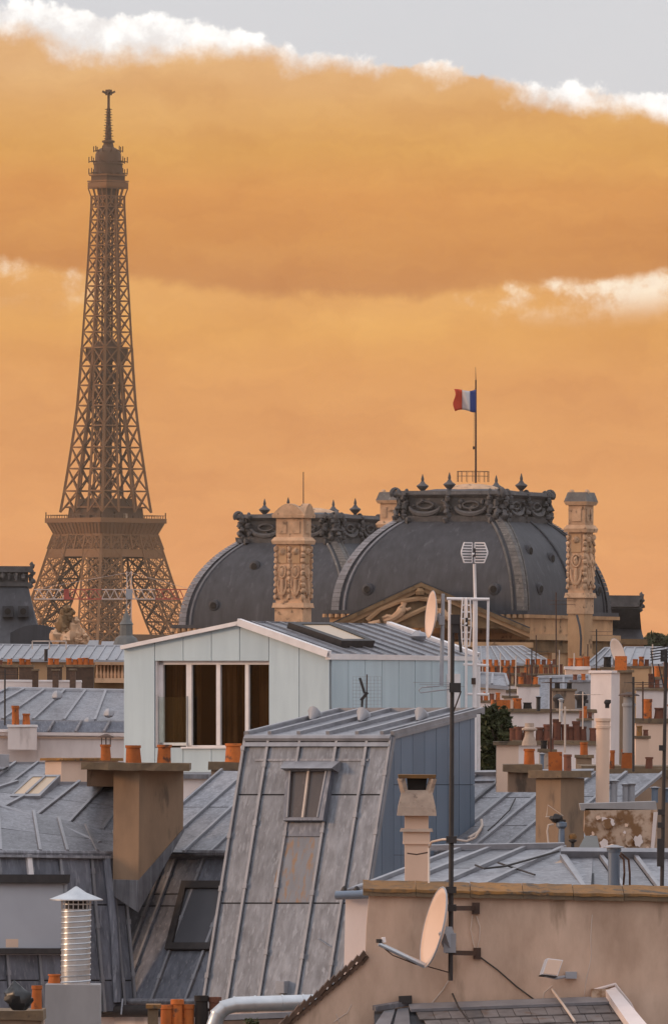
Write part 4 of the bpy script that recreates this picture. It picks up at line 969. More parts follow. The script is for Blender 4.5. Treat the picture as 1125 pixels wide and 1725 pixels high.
# ------------------------------------------------------------------ steep zinc mansard with small skylight
def zinc_house():
    Y = 158.0; sl = R(73)
    c0 = W(660.5, 1243, Y)
    n = NFv * math.sin(sl) + UP * math.cos(sl); PM = Plane(c0, n); m = PM.hit
    t = thing('zinc_house', 'steep grey zinc mansard with small skylight and blue-grey zinc side', 'house', V((c0.x, c0.y, 0)) - Uv * 2 + Dv * 2)
    dirn = (-33.0 / 236, 1.0)    # seam lean in the picture
    def ln(x, ya, yb): return x, x + (yb - ya) * -.158
    TL, TR, BR, BL = m(415.5, 1243), m(660.5, 1243), m(588, 1700), m(343, 1700)
    ss = [(450 - 409.8) / 245, (505 - 411.4) / 245, (567 - 411.4) / 245, (616 - 409.8) / 245]
    def yt(y): return (y - 1243) / 457.0
    pt, nn = sheets(t, (TL, TR, BR, BL), ss, [yt(1340), yt(1523)], 'zinc_cool', sw=.052, sh=.055, clips=4)
    # ridge roll and strip under it
    MB().path([TL + n * .03 + V((0, 0, -.02)), TR + n * .03 + V((0, 0, -.02))], .075, 8).build('ridge_roll', 'zinc_light', t)
    MB().prism([pt(0, .02) + n * .045, pt(1, .02) + n * .045, pt(1, .036) + n * .06, pt(0, .036) + n * .06], n * .02).build('ridge_flashing', 'zinc_light', t)
    MB().prism([pt(.09, .08) + n * .022, pt(.87, .08) + n * .022, pt(.87, .088) + n * .022, pt(.09, .088) + n * .022], n * .02).build('lap_strip', 'zinc', t)
    # stained sheets below the skylight
    for (a, b, c, d_) in ((ss[1] + .015, ss[2] - .015, yt(1412), yt(1522)),):
        MB().prism([pt(a, c) + n * .021, pt(b, c) + n * .021, pt(b, d_) + n * .021, pt(a, d_) + n * .021], n * .012).build('stained_sheet', 'zinc_rust', t)
    MB().prism([pt(ss[1] + .01, yt(1345)) + n * .024, pt(ss[1] + .06, yt(1345)) + n * .024, pt(ss[1] - .0, yt(1520)) + n * .024, pt(ss[1] - .035, yt(1520)) + n * .024], n * .008).build('stained_sheet', 'zinc_rust', t)
    # skylight box
    sk = MB(); lift = n * .16
    q = [m(489, 1296), m(566, 1296), m(551, 1386), m(484, 1386)]
    qi = [m(495, 1303), m(558, 1303), m(543, 1381), m(490, 1381)]
    for i in range(4):
        j = (i + 1) % 4; sk.prism([q[i], q[j], qi[j], qi[i]], lift)
    skl = sk.build('skylight', 'zinc_dark', t)
    for (u0, u1) in ((0, .48), (.52, 1)):
        a, b, c, d_ = qi[0].lerp(qi[1], u0), qi[0].lerp(qi[1], u1), qi[3].lerp(qi[2], u1), qi[3].lerp(qi[2], u0)
        MB().prism([x + n * .10 for x in (a, b, c, d_)], n * .015).build('pane', 'brown_glass', skl)
    MB().bar(qi[0].lerp(qi[1], .5) + n * .14, qi[3].lerp(qi[2], .5) + n * .14, .04, .05, n).build('glazing_bar', 'cable_white', skl)
    for u in (0.02, .98): MB().bar(qi[0].lerp(qi[1], u) + n * .15, qi[3].lerp(qi[2], u) + n * .15, .03, .05, n).build('glazing_bar', 'zinc_light', skl)
    hd = [m(482, 1285), m(577, 1285), m(572, 1302), m(486, 1302)]
    MB().add([x for x in hd] + [hd[0] + n * .1, hd[1] + n * .1, hd[2] + n * .30, hd[3] + n * .30], [(0, 1, 2, 3), (4, 5, 6, 7), (0, 1, 5, 4), (1, 2, 6, 5), (2, 3, 7, 6), (3, 0, 4, 7)]).build('hood', 'zinc_light', skl)
    MB().prism([m(487, 1388), m(547, 1388), m(545, 1410), m(486, 1410)], n * .05).build('apron', 'zinc_dark', skl)
    # thin scratch-like wire on the lower right sheet
    MB().tube(m(537, 1582) + n * .05, m(566, 1601) + n * .05, .008, .008, 5).build('wire', 'zinc_light', t)
    MB().boxc(m(478, 1674) + n * .05, .18, .18, .22, -TH).build('roof_clip', 'grey_paint', t)
    # low roof above
    rise = math.tan(R(7.8)); L = 3.25
    dv = Dv * L + UP * (L * rise); tl, tr = TL + UP * .03, TR + UP * .03
    pt2, n2 = sheets(t, (tl + dv, tr + dv, tr, tl), [.16, .36, .56, .76, .93], [], 'zinc', sw=.075, sh=.085)
    MB().bar(tl + UP * .04, tl + dv + UP * .04, .12, .09).build('verge_roll', 'zinc_light', t)
    MB().bar(tl + dv + UP * .03, tr + dv + UP * .03, .12, .12).build('back_roll', 'zinc_light', t)
    for (u, v) in ((.42, .40), (.82, .40), (.05, .35)):
        c = pt2(u, v); MB().path([c + UP * .02 - Dv * .12, c + UP * .16 - Dv * .02, c + UP * .12 + Dv * .2], [.03, .13, .05], 9).build('roof_vent', 'grey_paint', t)
    # blue-grey side wall (vertical joints, one lap), foot follows the lower roof
    PS = Plane(TR, NSv); s = PS.hit
    xs = [661, 673, 693, 713, 732.5, 752, 771, 790, 797.5]
    def ytop(x): return 1243 - (x - 660.5) * (36.5 / 137)
    def xe(y): return 660.5 - (y - 1243) * .152     # slanting front edge
    def cell(a, b, ya, yb):
        f0 = [(a, max(ya, ytop(a))), (b, max(ya, ytop(b))), (b, yb), (a, yb)]
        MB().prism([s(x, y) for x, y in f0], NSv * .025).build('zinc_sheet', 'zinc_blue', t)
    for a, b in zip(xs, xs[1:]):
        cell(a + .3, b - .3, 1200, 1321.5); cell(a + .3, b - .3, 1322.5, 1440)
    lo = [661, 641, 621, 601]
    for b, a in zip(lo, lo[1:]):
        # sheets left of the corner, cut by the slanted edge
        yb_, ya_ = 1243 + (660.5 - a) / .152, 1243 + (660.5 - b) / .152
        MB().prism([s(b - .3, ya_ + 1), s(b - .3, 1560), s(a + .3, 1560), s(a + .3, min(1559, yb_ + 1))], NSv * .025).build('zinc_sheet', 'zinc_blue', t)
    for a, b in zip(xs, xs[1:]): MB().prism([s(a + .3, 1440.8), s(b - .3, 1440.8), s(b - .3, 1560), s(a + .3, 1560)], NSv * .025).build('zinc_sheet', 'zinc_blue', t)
    MB().prism([s(660.5, 1243) - NSv * .02, s(798, 1206) - NSv * .02, s(798, 1560) - NSv * .02, s(612, 1560) - NSv * .02], -NSv * .1).build('backing_wall', 'joint', t)
    MB().bar(TR + NSv * .02, m(588, 1700) + NSv * .02, .07, .07, n).build('corner_trim', 'zinc_light', t)
    MB().bar(s(661, 1242) + NSv * .02, s(798, 1205.5) + NSv * .02, .07, .06).build('verge_trim', 'zinc_light', t)
    # body
    b0 = V((m(588, 1695).x, m(588, 1695).y, 0)) + Dv * .1
    MB().box(b0 - Uv * .1, -Uv * ((BL - BR).length - .2), Dv * 4.4, V((0, 0, m(588, 1695).z - .02))).build('wall', 'white_render', t)
    zt = m(415, 1243).z - .25
    pr = [BL + Dv * .3, BR + Dv * .3 - Uv * .15, BR + Dv * 4.4 - Uv * .15, BL + Dv * 4.4]
    tp = [TL + Dv * .3 - UP * .3, TR + Dv * .3 - UP * .3 - Uv * .15, TR + Dv * 3.1 - UP * .1 - Uv * .15, TL + Dv * 3.1 - UP * .1]
    MB().add(pr + tp, [(0, 1, 2, 3), (7, 6, 5, 4), (0, 1, 5, 4), (1, 2, 6, 5), (2, 3, 7, 6), (3, 0, 4, 7)]).build('attic_body', 'joint', t)
    return s
ZS = zinc_house()

# ------------------------------------------------------------------ zinc roof in the gap to the right of it
def gap_roof():
    p0 = ZS(797, 1392) + NSv * .03; p1 = ZS(722, 1446) + NSv * .03
    pl = Plane.of(p0, p1, p0 + V((1, -.35, 0))); h = pl.hit
    t = thing('zinc_roof_house', 'low grey zinc roof between the blue zinc wall and brown chimneys', 'house', V((h(850, 1400).x, h(850, 1400).y, 0)))
    TL, TR, BR, BL = h(905, 1305), h(1070, 1305), h(905, 1440), h(708, 1456)
    # corners follow the seam lean (95 right per 78 up)
    BL, BR = h(690, 1442), h(960, 1434); TL, TR = h(690 + 166, 1306), h(960 + 158, 1304)
    pt, n = sheets(t, (TL, TR, BR, BL), [.16, .36, .56, .76], [.3, .66], 'zinc', sw=.06, sh=.06)
    h2 = lambda x, y: h(x, y)
    TL2, BL2 = h(856 - 150, 1306), h(690 - 150, 1442)
    sheets(t, (TL2, TL, BL, BL2), [.33, .66], [.3, .66], 'zinc', sw=.06, sh=.06)
    MB().bar(h(700, 1437) + n * .06, h(955, 1434) + n * .06, .1, .08, n).build('eaves_strip', 'zinc_light', t)
    MB().bar(h(797, 1320) + n * .04, h(905, 1318) + n * .04, .07, .05, n).build('cross_strip', 'zinc_dark', t)
    MB().bar(h(797, 1308) + n * .06, h(1000, 1305) + n * .06, .1, .09, n).build('ridge_roll', 'zinc_light', t)
    c = [h(790, 1418), h(806, 1408), h(812, 1398), h(811, 1388)]; MB().path([x + n * .08 for x in c], .028, 7).build('white_hose', 'cable_white', t)
    MB().path([h(868, 1352) + n * .08, h(858, 1370) + n * .06, h(836, 1392) + n * .06, h(822, 1404) + n * .06], .014, 6).build('cable', 'dark_metal', t)
    b = [h(700, 1442), h(960, 1436)]
    MB().box(V((b[0].x, b[0].y + .05, 0)), V((b[1].x - b[0].x, b[1].y - b[0].y, 0)), V((0, 6, 0)), V((0, 0, b[1].z - .06))).build('wall', 'white_render', t)
gap_roof()

# ------------------------------------------------------------------ left zinc building
def left_house():
    Y = 165.0; k = F / Y
    t = thing('mansard_house', 'dark zinc mansard building with large roof windows around a tall brown chimney', 'house', V((W(120, 1700, Y).x, Y + 1, 0)))
    # lower-left mansard plane
    a, b = W(-30, 1436, 163.5), W(215, 1438, 165.3)
    hd = (b - a).normalized(); hn = V((hd.y, -hd.x, 0)).normalized(); n1 = (hn * math.sin(R(79)) + UP * math.cos(R(79))).normalized()
    P1 = Plane(a, n1); h = P1.hit
    C = (h(-60, 1440), h(205, 1440), h(228, 1705), h(-38, 1705))
    sheets(t, C, [.21, .415, .60, .80, .93], [.32, .80], 'zinc_dark', sw=.05, sh=.05, clips=3)
    MB().path([W(-40, 1436, 163.4), W(196, 1438, 165.2)], .06, 8).build('break_roll', 'zinc', t)
    MB().bar(h(-40, 1443) + n1 * .06, h(196, 1446) + n1 * .06, .05, .12, n1).build('break_flashing', 'zinc', t)
    MB().prism([h(42, 1441), h(50, 1441), h(54, 1477), h(46, 1477)], n1 * .09).build('white_flashing', 'white_metal', t)
    # big roof window, left
    q = [h(-60, 1477), h(109, 1477), h(107, 1609), h(-60, 1609)]; qi = [h(-60, 1492), h(104, 1492), h(103, 1598), h(-60, 1598)]
    mb = MB()
    for i in range(4): mb.prism([q[i], q[(i + 1) % 4], qi[(i + 1) % 4], qi[i]], n1 * .12)
    sk = mb.build('roof_window', 'grey_paint', t)
    MB().prism([x + n1 * .06 for x in qi], n1 * .015).build('pane', 'skylight_glass', sk)
    MB().prism([h(-60, 1476) + n1 * .12, h(110, 1476) + n1 * .12, h(109, 1490) + n1 * .12, h(-60, 1490) + n1 * .12], n1 * .08).build('top_cover', 'dark_metal', sk)
    MB().prism([h(-60, 1600) + n1 * .12, h(107, 1600) + n1 * .12, h(107, 1609) + n1 * .12, h(-60, 1609) + n1 * .12], n1 * .06).build('bottom_cover', 'dark_metal', sk)
    MB().prism([h(7, 1583) + n1 * .076, h(28, 1583) + n1 * .076, h(28, 1597) + n1 * .076, h(7, 1597) + n1 * .076], n1 * .004).build('sticker', 'peach_render', sk)
    # right mansard plane (faces left of camera)
    th = R(40); nf = V((-math.sin(th), -math.cos(th), 0)); n2 = nf * math.sin(R(62)) + UP * math.cos(R(62))
    P2 = Plane(W(300, 1440, 166.0), n2); g = P2.hit
    lean = -.37
    def X(x, y): return x + (y - 1440) * lean
    C = (g(196, 1440), g(470, 1440), g(X(470, 1690), 1690), g(X(196, 1690), 1690))
    L_ = 274.0
    sheets(t, C, [(x - 196) / L_ for x in (232, 252, 284, 302, 350, 407)], [.27, .35], 'zinc_dark', sw=.055, sh=.055, clips=3)
    MB().path([W(240, 1437, 166.3), W(440, 1437, 164.3)], .07, 8).build('break_roll', 'zinc', t)
    MB().bar(g(240, 1446) + n2 * .05, g(440, 1446) + n2 * .05, .06, .12, n2).build('break_flashing', 'zinc_dark', t)
    # valley lining between the two mansards
    va = [W(205, 1448, 165.6), W(232, 1448, 165.4), W(236, 1560, 164.5), W(196, 1690, 163.0), W(168, 1690, 163.2), W(190, 1560, 164.6)]
    MB().path([h(178, 1448) + n1 * .05, h(190, 1560) + n1 * .05, h(196, 1690) + n1 * .05], .09, 8).build('downpipe', 'zinc_dark', t)
    # roof window on the right mansard
    q = [g(312, 1488), g(400, 1488), g(359, 1603), g(283, 1603)]; qi = [g(318, 1500), g(392, 1500), g(358, 1592), g(296, 1592)]
    mb = MB()
    for i in range(4): mb.prism([q[i], q[(i + 1) % 4], qi[(i + 1) % 4], qi[i]], n2 * .12)
    sk = mb.build('roof_window', 'dark_metal', t)
    MB().prism([x + n2 * .05 for x in qi], n2 * .015).build('pane', 'skylight_dark', sk)
    # upper shallow roofs
    A0, A1, A2, A3 = W(-40, 1346, 167.5), W(191, 1404, 166.4), W(172, 1437, 165.2), W(-40, 1436, 163.4)
    sheets(t, (A0, A1, W(215, 1437, 165.3), A3), [.16, .42, .60, .80], [.52], 'zinc', sw=.055, sh=.055)
    MB().path([W(-30, 1352, 167.3), W(80, 1386, 166.7), W(168, 1424, 165.6)], [.07, .07, .09], 8).build('valley_roll', 'zinc_light', t)
    B0, B1 = W(-60, 1320, 170), W(310, 1320, 170)
    sheets(t, (W(30, 1320, 169.6), W(262, 1320, 169.6), W(212, 1411, 166.4), W(-60, 1349, 167.6)), [.24, .45, .65, .85], [.5], 'zinc', sw=.055, sh=.06)
    MB().bar(W(40, 1320, 169.5), W(196, 1321, 169.5), .12, .09).build('ridge_roll', 'zinc_light', t)
    sheets(t, (W(375, 1300, 169.4), W(600, 1300, 167.6), W(470, 1438, 164.2), W(214, 1438, 166.2)), [.2, .38, .56, .76], [.45], 'zinc', sw=.055, sh=.06)
    # low ridge-light on the upper roof
    pl = Plane.of(W(30, 1320, 169.6), W(330, 1320, 169.6), W(215, 1412, 166.4)); u = pl.hit; nn = facing(pl.n, pl.p)
    q = [u(52, 1321), u(103, 1321), u(68, 1357), u(18, 1357)]; mb = MB()
    qi = [u(56, 1324), u(97, 1324), u(66, 1353), u(24, 1353)]
    for i in range(4): mb.prism([q[i], q[(i + 1) % 4], qi[(i + 1) % 4], qi[i]], nn * .2)
    sk = mb.build('roof_window', 'zinc_light', t)
    for a_, b_ in ((0, .48), (.52, 1)):
        MB().prism([x + nn * .17 for x in (qi[0].lerp(qi[1], a_), qi[0].lerp(qi[1], b_), qi[3].lerp(qi[2], b_), qi[3].lerp(qi[2], a_))], nn * .015).build('pane', 'tan_glass', sk)
    MB().bar(qi[0].lerp(qi[1], .5) + nn * .2, qi[3].lerp(qi[2], .5) + nn * .2, .04, .04, nn).build('glazing_bar', 'zinc_light', sk)
    # eaves gutter
    MB().path([g(X(240, 1690), 1692) + n2 * .12, g(X(440, 1690), 1692) + n2 * .12], .06, 8).build('eaves_roll', 'zinc', t)
    MB().path([g(X(225, 1690), 1713) + n2 * .25, g(X(440, 1690), 1713) + n2 * .25], .12, 10).build('gutter', 'dark_metal', t)
    for x in (187, 224): MB().bar(g(x, 1696) + n2 * .33, g(x, 1724) + n2 * .38, .03, .03).build('gutter_strap', 'zinc_light', t)
    # solid body
    MB().prism([V((W(-40, 1700, 164).x, 164.6, 0)), V((W(190, 1700, 164).x, 164.9, 0)), V((W(400, 1700, 163).x, 162.9, 0)), V((W(400, 1700, 163).x, 172, 0)), V((W(-40, 1700, 164).x, 172, 0))], V((0, 0, W(0, 1708, 164).z))).build('wall', 'white_render', t)
    MB().prism([W(-40, 1446, 165.2), W(200, 1446, 166.6), W(420, 1446, 166), W(420, 1446, 172), W(-40, 1446, 172)], V((0, 0, -3.2))).build('attic_body', 'joint', t)
left_house()
def left_chimney():
    Y = 164.4; k = F / Y; al = R(40)
    e1, e2 = rvec(al, 44, 73, k); c = W(235, 1296, Y)
    t = thing('chimney_stack', 'tall brown rendered chimney with two clay pots rising through the dark mansard', 'chimney', W(235, 1500, Y) + (e1 + e2) / 2)
    zb = W(235, 1483, Y).z
    C_ = V((c.x, c.y, 0)); zr = W(308, 1396, Y + 1).z; hs = [zb, zb, zr - .05, zr]
    lo_ = [C_, C_ + e1, C_ + e1 + e2, C_ + e2]
    MB().add([p + V((0, 0, q)) for p, q in zip(lo_, hs)] + [p + V((0, 0, c.z)) for p in lo_], [(0, 1, 2, 3), (7, 6, 5, 4), (0, 1, 5, 4), (1, 2, 6, 5), (2, 3, 7, 6), (3, 0, 4, 7)]).build('shaft', 'tan_render', t)
    f1, f2 = e1 * 1.02, e2 * 1.02; cc = V((c.x, c.y - .01, 0))
    MB().add([V((cc.x, cc.y, zb)), cc + f1 + V((0, 0, zb)), cc + f1 + f2 + V((0, 0, zr)), cc + f2 + V((0, 0, zr)), cc + V((0, 0, zb - .62)), cc + f1 + V((0, 0, zb - .3)), cc + f1 + f2 + V((0, 0, zr - .06)), cc + f2 + V((0, 0, zr - .06))],
             [(0, 1, 2, 3), (7, 6, 5, 4), (0, 1, 5, 4), (1, 2, 6, 5), (2, 3, 7, 6), (3, 0, 4, 7)]).build('base_flashing', 'zinc', t)
    a = W(147, 1296, Y + 1.4); MB().box(a + V((0, 0, -29 / k)), V((60 / k, 0, 0)), V((0, 4.3, 0)), V((0, 0, 29 / k))).build('rear_shaft', 'brown_render', t)
    s0 = W(137, 1297, Y - .15)
    mb = MB(); rr = random.Random(5); n = 12; top = []; bot = []
    Lx = 182 / k; D_ = 2.2
    ring = [s0 + V((Lx * i / n, 0, 0)) for i in range(n + 1)] + [s0 + V((Lx, D_, 0)), s0 + V((0, D_, 0))]
    bot = [p + V((0, rr.uniform(-.02, .02), rr.uniform(-.012, .012))) for p in ring]; top = [p + V((0, rr.uniform(-.02, .02), 12.5 / k + rr.uniform(-.012, .012))) for p in ring]; m_ = len(ring)
    mb.add(bot + top, [tuple(range(m_)), tuple(range(2 * m_ - 1, m_ - 1, -1))] + [(i, m_ + i, m_ + (i + 1) % m_, (i + 1) % m_) for i in range(m_)]); mb.build('slab', 'slab', t)
    for px in (225.5, 276.5):
        pot(t, px, 1284, 25, 32, Y + .5, 'terracotta', base=W(px, 1285, Y + .4))
left_chimney()
stack('short brown chimney with a sooty clay pot beside the steep zinc mansard', 356, 412, 1284, 1330, 173.0, 'brown_render', depth=.7, slab=(6, 13), pots=[(393, 26, 32, 'terracotta')], below=1)
t = stack('pale peach chimney block with a capped clay pot behind the brown chimney', 76, 196, 1277, 1322, 176.0, 'peach_render', corner=104, slab=(6, 5), slabm='lichen_slab', pots=[], alpha=R(32), below=3)
pot(t, 179, 1280, 18, 26, 176.8, 'terracotta', base=W(179, 1281, 176.3)); 
c = W(179, 1255, 176.3); mb = MB()
for q in range(4): mb.bar(c + V((.09 * math.cos(R(90 * q)), .09 * math.sin(R(90 * q)), 0)), c + V((.09 * math.cos(R(90 * q)), .09 * math.sin(R(90 * q)), .16)), .02)
mb.lathe(c + V((0, 0, .15)), [(.165, 0), (.15, .03), (.05, .07), (.01, .08)], 12); mb.build('cowl_cap', 'rust_metal', t)

# roof behind, at the far left edge
def small_left_roof():
    Y = 200.0; t = thing('zinc_roof_house', 'low zinc roof running behind the roof light at the left edge', 'house', V((W(60, 1320, Y).x, Y, 0)))
    sheets(t, (W(-20, 1287, Y + 2.5), W(215, 1287, Y + 2.5), W(150, 1334, Y), W(-80, 1334, Y)), [.2, .36, .52, .68, .84], [.5], 'zinc', sw=.06, sh=.06)
    MB().bar(W(-20, 1287, Y + 2.5), W(215, 1287, Y + 2.5), .12, .1).build('ridge_roll', 'zinc_light', t)
    MB().boxc(W(-2, 1292, Y + 1.8), .5, .4, .3).build('roof_vent', 'grey_paint', t)
    MB().box(V((W(-60, 1334, Y).x, Y + .1, 0)), V((3.6, 0, 0)), V((0, 3, 0)), V((0, 0, W(0, 1336, Y).z))).build('wall', 'white_render', t)
small_left_roof()

# ------------------------------------------------------------------ foreground bottom left
def flue():
    Y = 118.0; k = F / Y; t = thing('metal_flue', 'shiny spiral metal flue with conical rain cap', 'flue', W(128, 1660, Y))
    b = W(128, 1660, Y); top = W(128, 1532, Y); r = 24.5 / k
    prof = []; H = top.z - b.z; n = 27
    # spiral ridges: helicoidal tube round a plain cylinder
    MB().lathe(b, [(r, 0), (r, H)], 28).build('tube', 'galv', t)
    pts = [b + V((r * math.cos(a), r * math.sin(a), H * a / (2 * math.pi * 14))) for a in [i * 2 * math.pi / 24 for i in range(24 * 14 + 1)]]
    MB().path(pts, .012, 5).build('spiral_ridge', 'galv', t)
    zz = top.z; gt = W(128, 1514, Y).z
    mb = MB()
    for i in range(18):
        a = R(i * 20); p = V((b.x + r * math.cos(a), b.y + r * math.sin(a), zz)); mb.bar(p, p + V((0, 0, gt - zz)), .014)
    for f in (.0, .5, 1):
        mb.lathe(V((b.x, b.y, zz + (gt - zz) * f - .008)), [(r * 1.01, 0), (r * 1.01, .018), (r * .94, .018), (r * .94, 0)], 24)
    mb.build('grille', 'galv', t)
    MB().lathe(V((b.x, b.y, zz)), [(r * .7, 0), (r * .7, gt - zz)], 16).build('inner_tube', 'dark_metal', t)
    MB().lathe(V((b.x, b.y, gt - .02)), [(45 / k, 0), (45 / k, .015), (r * .7, .105), (.015, .19)], 28).build('rain_cap', 'galv', t)
    t2 = thing('chimney_block', 'smooth grey rendered block carrying the metal flue', 'chimney', W(125, 1725, Y))
    c = W(170, 1658, Y); MB().box(V((W(78, 1658, Y).x, Y - .36, c.z - 2.2)), V((92 / k, 0, 0)), V((0, .8, 0)), V((0, 0, 2.2))).build('shaft', 'grey_render', t2)
    pot(t2, 92, 1658, 20, 17, Y, 'terracotta', base=W(92, 1659, Y + .3))
    return t
flue()
t = stack('mossy chimney slab with a clay pot and black bag', -60, 70, 1702, 1760, 114.0, 'brown_render', depth=.9, slab=(5, 17), pots=[(62, 19, 40, 'terracotta')], below=1.5)
def bag():
    Y = 113.6; k = F / Y; c = W(33, 1682, Y); rnd = random.Random(2); vs = []; fs = []; seg, rings = 18, 12
    for i in range(rings + 1):
        v = i / rings; z = W(33, 1702, Y).z + (1702 - 1652) / k * v
        rad = (22 * math.sin(math.pi * min(1, .12 + v * .86)) ** .75) * (1 if v < .6 else 1 - .55 * (v - .6) / .4) / k
        for q in range(seg):
            a = 2 * math.pi * q / seg; m_ = 1 + .13 * math.sin(a * 5 + v * 6) + .10 * math.sin(a * 9 - v * 13) + rnd.uniform(-.06, .06)
            vs.append(V((c.x - .07 * v * v + rad * m_ * math.cos(a), c.y + rad * m_ * math.sin(a), z)))
    for i in range(rings):
        for q in range(seg): fs.append((i * seg + q, i * seg + (q + 1) % seg, (i + 1) * seg + (q + 1) % seg, (i + 1) * seg + q))
    fs += [tuple(range(seg)), tuple(range(rings * seg, rings * seg + seg))]
    mb = MB().add(vs, fs); mb.sm = True; solo(mb, 'plastic_bag', 'plastic_bag', 'crumpled black plastic bag tied over a pot on the chimney slab', 'bag')
bag()
t = stack('row of mixed clay pots crowded on a chimney beside the silver duct', 250, 374, 1742, 1790, 110.0, 'brown_render', depth=.7, slab=(4, 8), pots=[(281, 23, 52, 'terracotta'), (299, 22, 63, 'terracotta'), (318, 20, 47, 'terracotta'), (340, 24, 66, 'soot'), (362, 22, 60, 'terracotta_dark')], below=1.5)
MB().box(W(249, 1742, 109.8), V((.13, 0, 0)), V((0, .3, 0)), V((0, 0, .33))).build('mortar_lump', 'slab', t); MB().box(W(246, 1699, 109.75), V((.19, 0, 0)), V((0, .4, 0)), V((0, 0, .05))).build('lump_cap', 'lichen_slab', t)
def duct():
    Y = 108.0; k = F / Y
    pts = [W(356, 1760, Y), W(360, 1730, Y), W(368, 1708, Y), W(380, 1697, Y), W(398, 1692, Y), W(430, 1691, Y), W(530, 1688, Y + .2)]
    t = thing('silver_duct', 'bent silver ventilation duct lying across the bottom roofs', 'duct', pts[0])
    MB().path(pts, 13.2 / k, 16).build('tube', 'galv', t)
    for p, q in ((pts[1], pts[0]), (pts[2], pts[1]), (pts[3], pts[2]), (pts[4], pts[3]), (pts[5], pts[4]), (pts[5].lerp(pts[6], .45), pts[5]), (pts[5].lerp(pts[6], .8), pts[5])):
        d_ = (p - q).normalized(); MB().path([p - d_ * .012, p + d_ * .012], 14.2 / k, 16).build('ring', 'galv', t)
duct()
def lower_roof(): # brown roof bits under the duct
    Y = 109.0; t = thing('low_roof', 'rusty low roof edge just under the silver duct', 'roof', W(450, 1760, Y))
    MB().prism([W(368, 1716, Y + .2), W(500, 1712, Y + .2), W(480, 1780, Y - .3), W(350, 1780, Y - .3)], V((0, .05, -.05))).build('roof_sheet', 'tile_brown', t)
    MB().bar(W(370, 1714, Y + .2), W(500, 1709, Y + .2), .07, .07).build('ridge_strip', 'zinc_light', t)
    mb = crown(W(425, 1722, Y - .2), (.12, .1, .07), 120, .03, 9, 'leaf'); mb.build('moss_tuft', 'leaf', t)
    MB().box(V((W(350, 1780, Y).x, Y + .3, 0)), V((1.1, 0, 0)), V((0, 2, 0)), V((0, 0, W(350, 1775, Y).z))).build('wall', 'brown_render', t)
lower_roof()
